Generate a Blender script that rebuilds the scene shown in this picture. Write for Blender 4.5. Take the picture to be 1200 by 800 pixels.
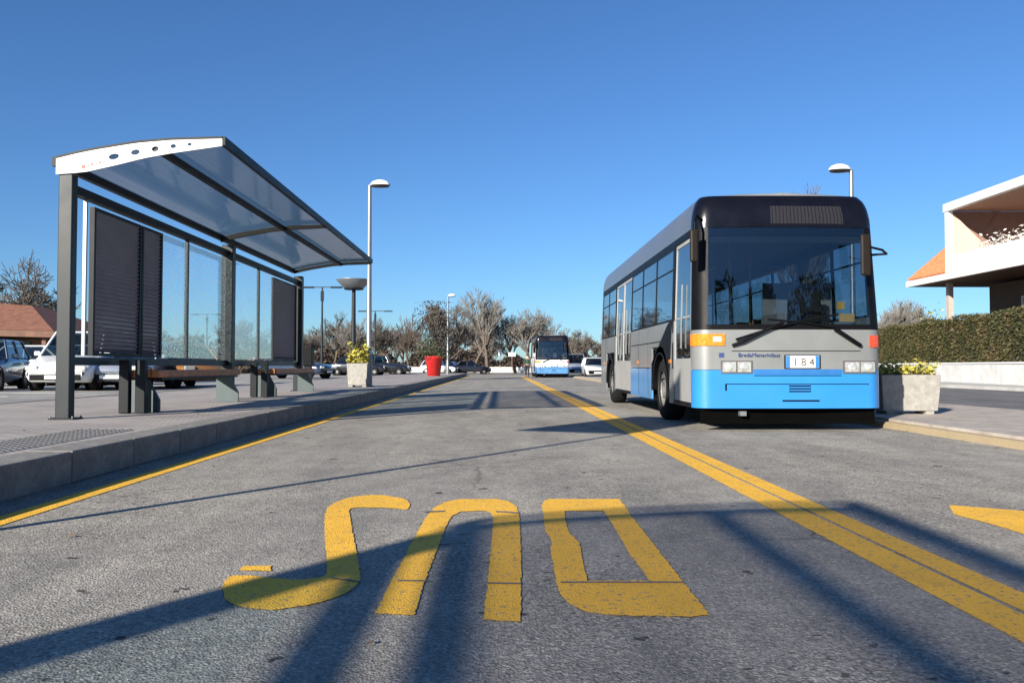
import bpy, bmesh, math, random
from mathutils import Vector, Matrix
S = bpy.context.scene
PI = math.pi
R = math.radians
random.seed(7)
for o in list(bpy.data.objects): bpy.data.objects.remove(o)
C = S.collection

# ------------------------------------------------------------------ camera
CAM_H = 0.85
FPX = 960.0                       # focal length in photo pixels (photo 1200 wide)
PITCH = math.atan(29/FPX); YAW = -math.atan(13/FPX)
cd = bpy.data.cameras.new('camera'); cam = bpy.data.objects.new('camera', cd); C.objects.link(cam)
cd.sensor_width = 36; cd.lens = FPX/1200*36; cd.clip_start = 0.05; cd.clip_end = 5000
cam.location = (0, 0, CAM_H); cam.rotation_euler = (PI/2+PITCH, 0, YAW)
S.camera = cam
S.render.resolution_x = 1024; S.render.resolution_y = 682

# ------------------------------------------------------------------ sky, sun, exposure
SUN_AZ = R(35); SUN_EL = R(20.3)
w = bpy.data.worlds.new('World'); S.world = w; w.use_nodes = True
nt = w.node_tree; bg = nt.nodes['Background']
sky = nt.nodes.new('ShaderNodeTexSky'); sky.sky_type = 'NISHITA'; sky.sun_disc = False
sky.sun_elevation = SUN_EL; sky.sun_rotation = PI + SUN_AZ
sky.air_density = 1.0; sky.dust_density = 0.2; sky.ozone_density = 3.2; sky.altitude = 50
tint = nt.nodes.new('ShaderNodeMix'); tint.data_type = 'RGBA'; tint.blend_type = 'MULTIPLY'; tint.inputs[0].default_value = 1
tint.inputs[7].default_value = (.53, .80, 1.12, 1)          # deep clear winter blue, the same in every direction
nt.links.new(sky.outputs[0], tint.inputs[6]); nt.links.new(tint.outputs[2], bg.inputs[0]); bg.inputs[1].default_value = 0.063
ld = bpy.data.lights.new('sun', 'SUN'); sun = bpy.data.objects.new('sun', ld); C.objects.link(sun)
ld.energy = 5.0; ld.angle = R(0.55); ld.color = (1.0, 0.93, 0.82)
sd = Vector((math.sin(SUN_AZ)*math.cos(SUN_EL), math.cos(SUN_AZ)*math.cos(SUN_EL), -math.sin(SUN_EL)))
sun.rotation_euler = sd.to_track_quat('-Z', 'Y').to_euler(); sun.location = (-20, -30, 20)
S.view_settings.view_transform = 'Standard'; S.view_settings.look = 'None'
S.view_settings.exposure = 1.0; S.view_settings.gamma = 1.0

# ------------------------------------------------------------------ helpers
def cam_ray(px, py):
    d = Vector((px-600, -(py-400), -FPX))
    d = Matrix.Rotation(YAW, 3, 'Z') @ (Matrix.Rotation(PI/2+PITCH, 3, 'X') @ d)
    return d
def G(px, py, z=0.0):                       # where a sight line meets the level z
    d = cam_ray(px, py); t = (z-CAM_H)/d.z
    return (d.x*t, d.y*t)

def tag(o, label=None, cat=None, group=None, kind=None):
    if label: o['label'] = label
    if cat: o['category'] = cat
    if group: o['group'] = group
    if kind: o['kind'] = kind
    return o
def empty(name, label, cat, loc=(0, 0, 0), rz=0, group=None):
    o = bpy.data.objects.new(name, None); C.objects.link(o); o.empty_display_size = .2
    o.location = loc; o.rotation_euler = (0, 0, rz)
    return tag(o, label, cat, group)
def copy_tree(o, parent=None):
    c = o.copy(); C.objects.link(c)
    if parent is not None: c.parent = parent
    for ch in list(o.children): copy_tree(ch, c)
    return c

class MB:
    def __init__(s): s.v = []; s.f = []; s.sm = []
    def add(s, vs, fs, smooth=False):
        b = len(s.v); s.v += [tuple(p) for p in vs]
        for f in fs: s.f.append(tuple(b+i for i in f)); s.sm.append(smooth)
    def box(s, x0, x1, y0, y1, z0, z1, rz=0, piv=None):
        vs = [(x, y, z) for z in (z0, z1) for y in (y0, y1) for x in (x0, x1)]
        if rz:
            px, py = piv or ((x0+x1)/2, (y0+y1)/2); c, sn = math.cos(rz), math.sin(rz)
            vs = [(px+(x-px)*c-(y-py)*sn, py+(x-px)*sn+(y-py)*c, z) for x, y, z in vs]
        s.add(vs, [(0, 2, 3, 1), (4, 5, 7, 6), (0, 1, 5, 4), (2, 6, 7, 3), (0, 4, 6, 2), (1, 3, 7, 5)])
        return s
    def hexa(s, p):                                  # 8 points, bottom 4 (ccw) then top 4
        s.add(p, [(3, 2, 1, 0), (4, 5, 6, 7), (0, 1, 5, 4), (1, 2, 6, 5), (2, 3, 7, 6), (3, 0, 4, 7)]); return s
    def prism(s, pts, z0, z1):                        # polygon in xy
        n = len(pts); vs = [(x, y, z0) for x, y in pts]+[(x, y, z1) for x, y in pts]
        s.add(vs, [tuple(range(n-1, -1, -1)), tuple(range(n, 2*n))]+[(i, (i+1) % n, n+(i+1) % n, n+i) for i in range(n)]); return s
    def prism_x(s, pts, x0, x1):                      # polygon in yz swept in x
        n = len(pts); vs = [(x0, y, z) for y, z in pts]+[(x1, y, z) for y, z in pts]
        s.add(vs, [tuple(range(n-1, -1, -1)), tuple(range(n, 2*n))]+[(i, (i+1) % n, n+(i+1) % n, n+i) for i in range(n)]); return s
    def prism_y(s, pts, y0, y1):                      # polygon in xz swept in y
        n = len(pts); vs = [(x, y0, z) for x, z in pts]+[(x, y1, z) for x, z in pts]
        s.add(vs, [tuple(range(n)), tuple(range(2*n-1, n-1, -1))]+[(i, n+i, n+(i+1) % n, (i+1) % n) for i in range(n)]); return s
    def tube(s, a, b, r0, r1=None, n=8, cap=True, smooth=True):
        a, b = Vector(a), Vector(b); r1 = r0 if r1 is None else r1
        d = (b-a)
        if d.length < 1e-6: return s
        d.normalize(); u = d.orthogonal().normalized(); v = d.cross(u)
        vs = []
        for c, r in ((a, r0), (b, r1)):
            for i in range(n):
                t = 2*PI*i/n; vs.append(c+u*math.cos(t)*r+v*math.sin(t)*r)
        fs = [(i, (i+1) % n, n+(i+1) % n, n+i) for i in range(n)]
        s.add(vs, fs, smooth)
        if cap: s.add(vs, [tuple(range(n-1, -1, -1)), tuple(range(n, 2*n))])
        return s
    def path(s, pts, r, n=8):
        for a, b in zip(pts[:-1], pts[1:]): s.tube(a, b, r, r, n)
        return s
    def lathe(s, prof, n=24, axis='z', c=(0, 0, 0), smooth=True, sy=1.0):   # prof: (r, h)
        vs = []
        for r, h in prof:
            for i in range(n):
                t = 2*PI*i/n; a, b = r*math.cos(t), r*math.sin(t)*sy
                p = {'z': (a, b, h), 'x': (h, a, b), 'y': (b, h, a)}[axis]
                vs.append((p[0]+c[0], p[1]+c[1], p[2]+c[2]))
        fs = []
        for k in range(len(prof)-1):
            for i in range(n):
                j = (i+1) % n; fs.append((k*n+i, k*n+j, (k+1)*n+j, (k+1)*n+i))
        s.add(vs, fs, smooth); return s
    def build(s, name, mat, parent=None, loc=None, bevel=0, shade=None):
        me = bpy.data.meshes.new(name); me.from_pydata(s.v, [], s.f)
        me.polygons.foreach_set('use_smooth', [bool(x) for x in s.sm] if shade is None else [shade]*len(s.f))
        me.materials.append(mat); me.update()
        o = bpy.data.objects.new(name, me); C.objects.link(o)
        if parent is not None: o.parent = parent
        if loc: o.location = loc
        if bevel:
            m = o.modifiers.new('bevel', 'BEVEL'); m.width = bevel; m.segments = 2; m.limit_method = 'ANGLE'; m.angle_limit = R(40)
        return o
def BX(name, mat, parent, *b, bevel=0): return MB().box(*b).build(name, mat, parent, bevel=bevel)
def dup(o, loc, parent=None, rot=None):
    c = o.copy(); C.objects.link(c); c.location = loc
    if parent is not None: c.parent = parent
    if rot is not None: c.rotation_euler = rot
    return c

# ------------------------------------------------------------------ materials
def nodes(m):
    m.use_nodes = True; t = m.node_tree; return t, t.nodes, t.links, t.nodes['Principled BSDF']
def L(t, cls, **kw):
    n = t.nodes.new(cls)
    for k, v in kw.items():
        if k.startswith('i_'): n.inputs[int(k[2:])].default_value = v
        else: setattr(n, k, v)
    return n
def tex(t, scale, detail=3, rough=.6, kind='noise', coord='Object', mapping=None):
    tc = t.nodes.new('ShaderNodeTexCoord')
    n = t.nodes.new({'noise': 'ShaderNodeTexNoise', 'voronoi': 'ShaderNodeTexVoronoi'}[kind])
    n.inputs['Scale'].default_value = scale
    if kind == 'noise': n.inputs['Detail'].default_value = detail; n.inputs['Roughness'].default_value = rough
    src = tc.outputs[coord]
    if mapping:
        mp = t.nodes.new('ShaderNodeMapping'); mp.inputs['Scale'].default_value = mapping
        t.links.new(src, mp.inputs[0]); src = mp.outputs[0]
    t.links.new(src, n.inputs['Vector']); return n
def ramp(t, src, stops):
    r = t.nodes.new('ShaderNodeValToRGB'); e = r.color_ramp.elements
    while len(e) < len(stops): e.new(.5)
    for k, (p, c) in enumerate(stops):
        e[k].position = p; e[k].color = c if len(c) == 4 else (*c, 1)
    t.links.new(src, r.inputs[0]); return r.outputs[0]
def mix(t, a, b, fac, mode='MIX'):
    m = t.nodes.new('ShaderNodeMix'); m.data_type = 'RGBA'; m.blend_type = mode
    for sock, val in ((m.inputs[0], fac), (m.inputs[6], a), (m.inputs[7], b)):
        if isinstance(val, (int, float)): sock.default_value = val
        elif isinstance(val, tuple): sock.default_value = (*val, 1) if len(val) == 3 else val
        else: t.links.new(val, sock)
    return m.outputs[2]
def bump(t, p, src, strength=.3, dist=.01):
    b = t.nodes.new('ShaderNodeBump'); b.inputs['Strength'].default_value = strength; b.inputs['Distance'].default_value = dist
    t.links.new(src, b.inputs['Height']); t.links.new(b.outputs[0], p.inputs['Normal'])
def MAT(name, col, rough=.5, metal=0, var=.12, scale=4, coat=0, bmp=0, bscale=80, dirt=0, dirtcol=(.10, .085, .07), spec=.5):
    m = bpy.data.materials.new(name); t, ns, lk, p = nodes(m)
    n = tex(t, scale, 4)
    lo = tuple(c*(1-var) for c in col); hi = tuple(min(1, c*(1+var)) for c in col)
    c = ramp(t, n.outputs[0], [(.3, lo), (.7, hi)])
    if dirt:
        n2 = tex(t, scale*2.3, 8, .7)
        c = mix(t, c, dirtcol, ramp(t, n2.outputs[0], [(.45, (0, 0, 0)), (.75, (dirt, dirt, dirt))]))
    lk.new(c, p.inputs['Base Color'])
    rr = L(t, 'ShaderNodeMapRange'); rr.inputs[3].default_value = max(0, rough-.08); rr.inputs[4].default_value = min(1, rough+.1)
    lk.new(n.outputs[0], rr.inputs[0]); lk.new(rr.outputs[0], p.inputs['Roughness'])
    p.inputs['Metallic'].default_value = metal; p.inputs['Specular IOR Level'].default_value = spec
    if coat: p.inputs['Coat Weight'].default_value = coat; p.inputs['Coat Roughness'].default_value = .08
    if bmp: bump(t, p, tex(t, bscale, 5).outputs[0], bmp, .01)
    return m
def GLASS(name, tint, refl=1.0, rough=.02, dots=None, solid=None, solidfac=0):
    m = bpy.data.materials.new(name); t, ns, lk, p = nodes(m)
    ns.remove(p); out = [n for n in ns if n.type == 'OUTPUT_MATERIAL'][0]
    tr = L(t, 'ShaderNodeBsdfTransparent'); tr.inputs[0].default_value = (*tint, 1)
    gl = L(t, 'ShaderNodeBsdfGlossy'); gl.inputs['Roughness'].default_value = rough; gl.inputs[0].default_value = (.9*refl, .9*refl, .9*refl, 1)
    lw = L(t, 'ShaderNodeLayerWeight'); lw.inputs[0].default_value = .5
    pw = L(t, 'ShaderNodeMath', operation='POWER'); lk.new(lw.outputs['Facing'], pw.inputs[0]); pw.inputs[1].default_value = 4.5
    fr = L(t, 'ShaderNodeMath', operation='MULTIPLY_ADD'); lk.new(pw.outputs[0], fr.inputs[0]); fr.inputs[1].default_value = .9; fr.inputs[2].default_value = .075
    base = tr.outputs[0]
    if solid:
        df = L(t, 'ShaderNodeBsdfDiffuse'); tl = L(t, 'ShaderNodeBsdfTranslucent')
        n = tex(t, 1.3, 5); c = ramp(t, n.outputs[0], [(.35, tuple(x*.8 for x in solid)), (.65, solid)])
        lk.new(c, df.inputs[0]); lk.new(c, tl.inputs[0])
        a = L(t, 'ShaderNodeMixShader'); a.inputs[0].default_value = .5; lk.new(df.outputs[0], a.inputs[1]); lk.new(tl.outputs[0], a.inputs[2])
        b = L(t, 'ShaderNodeMixShader'); b.inputs[0].default_value = solidfac; lk.new(base, b.inputs[1]); lk.new(a.outputs[0], b.inputs[2])
        if dots:
            v = tex(t, dots, kind='voronoi'); r = ramp(t, v.outputs[0], [(.30, (1, 1, 1)), (.42, (0, 0, 0))])
            mm = L(t, 'ShaderNodeMath', operation='MULTIPLY'); mm.inputs[1].default_value = solidfac; lk.new(r, mm.inputs[0]); lk.new(mm.outputs[0], b.inputs[0])
        base = b.outputs[0]
    x = L(t, 'ShaderNodeMixShader'); lk.new(fr.outputs[0], x.inputs[0]); lk.new(base, x.inputs[1]); lk.new(gl.outputs[0], x.inputs[2])
    lk.new(x.outputs[0], out.inputs[0]); return m

def asphalt(name, base, fine=True, patches=True):
    m = bpy.data.materials.new(name); t, ns, lk, p = nodes(m)
    big = tex(t, .35, 5, .6); mid = tex(t, 3.2, 6, .65)
    agg = tex(t, 95, kind='voronoi'); agg2 = tex(t, 210, 2, .8)
    c = ramp(t, big.outputs[0], [(.3, tuple(x*.86 for x in base)), (.7, tuple(x*1.12 for x in base))])
    c = mix(t, c, ramp(t, mid.outputs[0], [(.3, (.80, .80, .80)), (.72, (1.12, 1.11, 1.09))]), 1.0, 'MULTIPLY')
    if fine:
        gr0 = ramp(t, tex(t, .5, 3, .6).outputs[0], [(.38, (.55, .55, .55)), (.6, (1, 1, 1))])
        bw = L(t, 'ShaderNodeSeparateColor'); lk.new(agg.outputs['Color'], bw.inputs[0])
        c = mix(t, c, ramp(t, bw.outputs[0], [(0, (.46, .46, .46)), (.45, (.88, .88, .87)), (.8, (1.14, 1.12, 1.08)), (1, (1.65, 1.6, 1.5))]), gr0, 'MULTIPLY')
        c = mix(t, c, ramp(t, agg2.outputs[0], [(.35, (.62, .62, .62)), (.65, (1.3, 1.3, 1.3))]), .55, 'MULTIPLY')
    if patches:
        wl = tex(t, .9, 7, .7, mapping=(1.4, .35, 1)); c = mix(t, c, ramp(t, wl.outputs[0], [(.35, (.74, .74, .75)), (.62, (1.14, 1.13, 1.09))]), 1.0, 'MULTIPLY')
        st = tex(t, 1.1, 8, .72, mapping=(1.0, .55, 1))
        c = mix(t, c, (.035, .034, .034), ramp(t, st.outputs[0], [(.66, (0, 0, 0)), (.74, (.65, .65, .65))]))
        sp = tex(t, 5.5, 3, .5)
        c = mix(t, c, (.022, .021, .021), ramp(t, sp.outputs[0], [(.69, (0, 0, 0)), (.715, (.85, .85, .85))]))
        s2 = tex(t, 13, 3, .6); g2 = tex(t, .45, 3)
        sp2 = mix(t, ramp(t, s2.outputs[0], [(.62, (0, 0, 0)), (.66, (.85, .85, .85))]), ramp(t, g2.outputs[0], [(.50, (0, 0, 0)), (.60, (1, 1, 1))]), 1.0, 'MULTIPLY')
        c = mix(t, c, (.03, .029, .028), sp2)
        # fine cracks
        cr = tex(t, .42, kind='voronoi'); cr.feature = 'DISTANCE_TO_EDGE'
        wob = tex(t, 2.2, 5, .6); tc = ns.new('ShaderNodeTexCoord')
        mv = L(t, 'ShaderNodeVectorMath', operation='MULTIPLY_ADD'); mv.inputs[1].default_value = (.35, .35, .35)
        lk.new(wob.outputs['Color'], mv.inputs[0]); lk.new(tc.outputs['Object'], mv.inputs[2]); lk.new(mv.outputs[0], cr.inputs['Vector'])
        gate = tex(t, .25, 2); gr = ramp(t, gate.outputs[0], [(.50, (0, 0, 0)), (.56, (.55, .55, .55))])
        cm = mix(t, ramp(t, cr.outputs[0], [(.0025, (1, 1, 1)), (.006, (0, 0, 0))]), (0, 0, 0), 0.0)
        c = mix(t, c, (.03, .03, .03), mix(t, cm, gr, 1.0, 'MULTIPLY'))
    lk.new(c, p.inputs['Base Color']); p.inputs['Roughness'].default_value = .88; p.inputs['Specular IOR Level'].default_value = .3
    bp = tex(t, 110, kind='voronoi'); bump(t, p, bp.outputs[0], .55, .006)
    return m
def paint(name, col, under):
    m = bpy.data.materials.new(name); t, ns, lk, p = nodes(m)
    a = tex(t, 2.5, 4); b = tex(t, 42, 6, .75); b2 = tex(t, 6, 6, .7); v = tex(t, 120, kind='voronoi')
    c = ramp(t, a.outputs[0], [(.3, tuple(x*.85 for x in col)), (.7, col)])
    c = mix(t, c, ramp(t, v.outputs[0], [(0, (1.05, 1.05, 1.05)), (.8, (.78, .78, .78))]), .7, 'MULTIPLY')
    c = mix(t, c, tuple(x*.45 for x in col), ramp(t, b2.outputs[0], [(.55, (0, 0, 0)), (.78, (.6, .6, .6))]))
    c = mix(t, c, under, ramp(t, b.outputs[0], [(.565, (0, 0, 0)), (.62, (1, 1, 1))]))
    lk.new(c, p.inputs['Base Color']); p.inputs['Roughness'].default_value = .75
    bump(t, p, v.outputs[0], .5, .005); return m
def paving(name, c1, c2, bw, bh):
    m = bpy.data.materials.new(name); t, ns, lk, p = nodes(m)
    tc = ns.new('ShaderNodeTexCoord'); br = ns.new('ShaderNodeTexBrick'); lk.new(tc.outputs['Object'], br.inputs[0])
    br.inputs['Color1'].default_value = (*c1, 1); br.inputs['Color2'].default_value = (*c2, 1); br.inputs['Mortar'].default_value = (.12, .11, .10, 1)
    br.inputs['Scale'].default_value = 1; br.inputs['Mortar Size'].default_value = .006; br.inputs['Brick Width'].default_value = bw; br.inputs['Row Height'].default_value = bh
    n = tex(t, .9, 6, .65); f = tex(t, 150, 3, .7)
    c = mix(t, br.outputs[0], ramp(t, n.outputs[0], [(.3, (.72, .72, .72)), (.7, (1.15, 1.13, 1.1))]), 1.0, 'MULTIPLY')
    c = mix(t, c, ramp(t, f.outputs[0], [(.3, (.7, .7, .7)), (.7, (1.25, 1.25, 1.25))]), .8, 'MULTIPLY')
    lk.new(c, p.inputs['Base Color']); p.inputs['Roughness'].default_value = .85
    bump(t, p, f.outputs[0], .3, .004); return m
def LEAF(name, cols, scale=6):
    m = bpy.data.materials.new(name); t, ns, lk, p = nodes(m)
    n = tex(t, scale, 3, .6); c = ramp(t, n.outputs[0], [(.3, cols[0]), (.5, cols[1]), (.7, cols[2])])
    lk.new(c, p.inputs['Base Color']); p.inputs['Roughness'].default_value = .6; return m

M = {}
M['asphalt'] = asphalt('asphalt', (.335, .315, .282))
M['asphalt_dark'] = asphalt('asphalt_dark', (.16, .16, .165), fine=False)
M['carpark'] = asphalt('carpark', (.33, .32, .30), fine=False)
M['yellow'] = paint('yellow_paint', (1.0, .54, .035), (.17, .165, .155))
M['yellow_worn'] = paint('yellow_worn', (.44, .34, .20), (.30, .27, .22))
M['kerb'] = MAT('kerb_stone', (.215, .20, .18), .85, var=.22, scale=9, bmp=.5, bscale=60, dirt=.6, dirtcol=(.09, .085, .08))
M['paving'] = paving('paving', (.42, .375, .34), (.35, .32, .295), .2, .1)
M['pink_paving'] = MAT('pink_concrete', (.40, .35, .30), .85, var=.2, scale=3, bmp=.4, bscale=70, dirt=.4)
M['concrete'] = MAT('concrete', (.31, .295, .265), .85, var=.2, scale=12, bmp=.6, bscale=45, dirt=.5, dirtcol=(.2, .19, .17))
M['anth'] = MAT('anthracite_steel', (.013, .018, .021), .45, spec=.3, metal=0, var=.25, scale=3, dirt=.3, dirtcol=(.028, .028, .026))
M['anth2'] = MAT('anthracite_beam', (.009, .011, .013), .5, spec=.2, var=.2, scale=3)
M['louvre'] = MAT('louvre_steel', (.16, .16, .19), .5, var=.15, scale=5)
M['white_steel'] = MAT('white_steel', (.52, .54, .54), .45, var=.08, scale=6, dirt=.25, dirtcol=(.3, .3, .28))
M['roof_glass'] = GLASS('roof_glass', (.90, .88, .86), refl=.6, rough=.12, solid=(.20, .23, .25), solidfac=.15)
M['frit_glass'] = GLASS('frit_glass', (.88, .93, .94), dots=30, solid=(.5, .54, .55), solidfac=.55)
M['wood'] = MAT('bench_wood', (.50, .18, .06), .55, var=.35, scale=7)
M['bench_plate'] = MAT('bench_plate', (.06, .08, .082), .5, metal=.3, var=.12)
M['red_mark'] = MAT('red_mark', (.5, .06, .04), .5)
M['lamp_pole'] = MAT('galvanised', (.22, .235, .245), .4, metal=.5, var=.1)
M['lamp_head'] = MAT('lamp_head', (.72, .73, .73), .4, var=.06)
M['lamp_dark'] = MAT('lamp_under', (.03, .03, .03), .3)
M['sil'] = MAT('bus_silver', (.20, .207, .205), .42, metal=.15, var=.10, scale=1.5, coat=.3, dirt=.25, dirtcol=(.18, .17, .155))
M['lightgrey'] = MAT('bus_door_grey', (.31, .305, .29), .45, var=.08, scale=2, dirt=.3, dirtcol=(.25, .23, .2))
M['coving'] = MAT('bus_roof_edge', (.10, .107, .115), .4, var=.1, scale=1.5, coat=.3, dirt=.3)
M['blue'] = MAT('bus_blue', (.022, .205, .54), .35, var=.08, scale=1.2, coat=.4, dirt=.18, dirtcol=(.08, .2, .36))
M['blue2'] = MAT('bus_blue_side', (.07, .22, .45), .4, var=.08, scale=1.2, coat=.3, dirt=.3)
M['buswhite'] = MAT('bus_white', (.74, .75, .75), .4, var=.05, scale=2, coat=.3)
M['black'] = MAT('black_trim', (.004, .004, .005), .45, spec=.12, var=.2)
M['black_gloss'] = MAT('black_gloss', (.004, .004, .007), .25, spec=.35, var=.2)
M['dark_int'] = MAT('dark_interior', (.02, .02, .022), .8, spec=.1, var=.2)
M['grey_int'] = MAT('grey_interior', (.16, .16, .17), .7, var=.2)
M['ceil_int'] = MAT('ceiling_interior', (.30, .30, .29), .7, var=.1)
M['seat_red'] = MAT('seat_shell', (.28, .10, .06), .6, var=.2)
M['yellow_pole'] = MAT('pole_yellow', (.55, .3, .03), .4)
M['windscreen'] = GLASS('windscreen_glass', (.66, .71, .73))
M['side_glass'] = GLASS('side_glass', (.56, .64, .70), refl=1.1)
M['car_glass'] = GLASS('car_glass', (.36, .42, .44), refl=1.0)
M['display'] = MAT('display', (.022, .022, .028), .6, spec=.08, var=.15, scale=40)
M['orange_lens'] = MAT('orange_lens', (.75, .20, .01), .15, var=.35, scale=25, coat=.6)
M['red_lens'] = MAT('red_lens', (.60, .06, .02), .15, var=.3, scale=25, coat=.6)
M['lamp_lens'] = MAT('clear_lens', (.75, .76, .72), .08, var=.3, scale=18, metal=.6, coat=.8)
M['lens_glass'] = MAT('lens_glass', (.30, .31, .30), .1, var=.3, scale=30, coat=.8)
M['lamp_housing'] = MAT('lamp_housing', (.10, .09, .09), .4)
M['plate_white'] = MAT('plate_white', (.80, .80, .78), .5, var=.03)
M['plate_blue'] = MAT('plate_blue', (.03, .16, .50), .5)
M['ink'] = MAT('ink_navy', (.03, .05, .16), .5)
M['ink_brown'] = MAT('ink_dark', (.10, .06, .04), .5)
M['tyre'] = MAT('tyre', (.012, .012, .012), .9, spec=.15, var=.3, scale=20, bmp=.3)
M['rim'] = MAT('rim', (.17, .17, .165), .55, metal=.3, var=.25, scale=9, dirt=.5)
M['bark'] = MAT('bark', (.11, .085, .065), .9, var=.35, scale=5)
M['twig'] = MAT('twig', (.13, .112, .095), .9, var=.35, scale=.8)
M['twig_grey'] = MAT('twig_grey', (.20, .185, .165), .9, var=.3, scale=.8)
M['twig_red'] = MAT('twig_red', (.125, .095, .075), .9, var=.35, scale=.6)
M['hedge_leaf'] = LEAF('hedge_leaf', [(.03, .034, .010), (.062, .060, .018), (.14, .10, .045)], 1.1)
M['ever_leaf'] = LEAF('evergreen_leaf', [(.02, .04, .012), (.04, .065, .02), (.075, .095, .03)], 2)
M['yel_leaf'] = LEAF('yellow_leaf', [(.16, .17, .03), (.38, .34, .06), (.6, .48, .06)], 14)
M['shrub_leaf'] = LEAF('shrub_leaf', [(.03, .055, .018), (.06, .09, .03), (.11, .10, .05)], 6)
M['olive_twig'] = LEAF('brown_leaf', [(.035, .035, .025), (.07, .06, .045), (.13, .11, .085)], 6)
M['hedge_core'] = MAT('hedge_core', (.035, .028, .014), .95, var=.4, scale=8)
M['white_wall'] = MAT('white_wall', (.62, .61, .58), .85, var=.12, scale=1.2, bmp=.3, dirt=.35, dirtcol=(.35, .33, .3))
M['house_white'] = MAT('house_white', (.70, .69, .66), .8, var=.05, scale=.8)
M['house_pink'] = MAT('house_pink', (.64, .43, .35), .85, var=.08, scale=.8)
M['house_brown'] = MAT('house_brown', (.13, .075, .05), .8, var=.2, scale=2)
M['tile'] = MAT('roof_tile', (.50, .17, .07), .8, var=.3, scale=6)
M['tile_old'] = MAT('old_roof_tile', (.20, .085, .05), .8, var=.3, scale=3)
M['shop_green'] = MAT('shop_green', (.03, .09, .07), .5, var=.3, scale=2)
M['shop_wood'] = MAT('brown_wall', (.14, .07, .045), .8, var=.3, scale=2)
M['red_pot'] = MAT('red_pot', (.62, .02, .02), .35, var=.15, scale=4, coat=.3)
M['soil'] = MAT('soil', (.05, .035, .02), .95)
M['car_white'] = MAT('car_white', (.78, .79, .79), .25, var=.03, coat=1)
M['car_paleblue'] = MAT('car_pale_blue', (.50, .66, .70), .25, var=.03, coat=1)
M['car_navy'] = MAT('car_navy', (.02, .03, .06), .2, var=.1, coat=1)
M['car_silver'] = MAT('car_silver', (.33, .36, .42), .25, metal=.4, var=.05, coat=1)
M['car_bronze'] = MAT('car_bronze', (.28, .13, .04), .25, metal=.3, var=.06, coat=1)
M['car_black'] = MAT('car_black', (.012, .013, .018), .2, var=.1, coat=1)
M['car_teal'] = MAT('car_teal', (.05, .20, .20), .25, var=.1, coat=1)
M['car_maroon'] = MAT('car_maroon', (.16, .03, .035), .25, var=.1, coat=1)
M['skin'] = MAT('skin', (.50, .30, .22), .6, var=.1)
M['jacket'] = MAT('green_jacket', (.02, .045, .03), .8, var=.2)
M['trousers'] = MAT('black_trousers', (.012, .012, .016), .8, var=.2)
M['hair'] = MAT('dark_hair', (.02, .014, .01), .7)
M['scrub'] = LEAF('scrub', [(.035, .028, .018), (.065, .045, .03), (.10, .07, .045)], .6)
M['soil_ground'] = MAT('ground_earth', (.17, .155, .12), .95, var=.3, scale=.05)
M['sign_face'] = MAT('sign_face', (.10, .20, .45), .5)
M['rust'] = MAT('rusty_post', (.25, .12, .09), .7)

# ------------------------------------------------------------------ ground, road, platform
def struct(o, label=None): o['kind'] = 'structure'; return o
def sheet(name, mat, pts, z):
    m = MB(); m.add([(x, y, z) for x, y in pts], [tuple(range(len(pts)))]); return m.build(name, mat)
struct(sheet('ground', M['soil_ground'], [(-900, -300), (900, -300), (900, 1800), (-900, 1800)], -.02))
road = MB().box(-3.1, 5.3, -45, 130, -.3, 0).build('road', M['asphalt']); struct(road)
far_road = struct(MB().box(-60, 60, 130, 142, -.3, 0).build('far_road', M['asphalt_dark']))
def stripe(x0, x1, y0, y1, mat=M['yellow'], label=None, name='painted_line', z=.004):
    m = MB(); n = max(1, int((y1-y0)/2)); 
    for i in range(n):
        a = y0+(y1-y0)*i/n; b = y0+(y1-y0)*(i+1)/n
        m.add([(x0, a, z), (x1, a, z), (x1, b, z), (x0, b, z)], [(0, 1, 2, 3)])
    o = m.build(name, mat, road)
    if label: o['label'] = label
    return o
stripe(-2.83, -2.665, -20, 75, label='yellow line along the platform kerb')
stripe(1.605, 1.785, -20, 66, label='left stripe of the double yellow line')
stripe(1.81, 1.955, -20, 66, label='right stripe of the double yellow line')
# letters, measured on the photograph and laid on the road
def zc(u, v): return G(240+u*.51667, 560+v*.51667, 0)
def letter(rings, label):
    from mathutils.geometry import tessellate_polygon
    z = .004
    P = []; rj = random.Random(len(label))
    for r in rings:
        pts = [Vector((*zc(u, v), z)) for u, v in r]; q = []
        for a, b in zip(pts, pts[1:]+pts[:1]):
            n = max(1, int((b-a).length/.02)); q.append(a)
            q += [a.lerp(b, i/n)+Vector((rj.gauss(0, .0022), rj.gauss(0, .0035), 0)) for i in range(1, n)]
        P.append(q)
    tris = tessellate_polygon(P); flat = [p for r in P for p in r]
    m = MB(); fs = []
    for t in tris:
        a, b, c = (flat[i] for i in t)
        fs.append(t if (b-a).cross(c-a).z > 0 else (t[0], t[2], t[1]))
    m.add(flat, fs); o = m.build('painted_letter', M['yellow'], road); o['label'] = label
def smooth_poly(p, it=1):
    for _ in range(it):
        q = []
        for i in range(len(p)):
            a, b = p[i], p[(i+1) % len(p)]
            q += [(a[0]*.8+b[0]*.2, a[1]*.8+b[1]*.2), (a[0]*.2+b[0]*.8, a[1]*.2+b[1]*.8)]
        p = q
    return p
def q1(p): return [((250+u/4.704-240)/.51667, (570+v/4.704-560)/.51667) for u, v in p]
def q2(p): return [((600+u/4.704-240)/.51667, (570+v/4.704-560)/.51667) for u, v in p]
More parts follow.
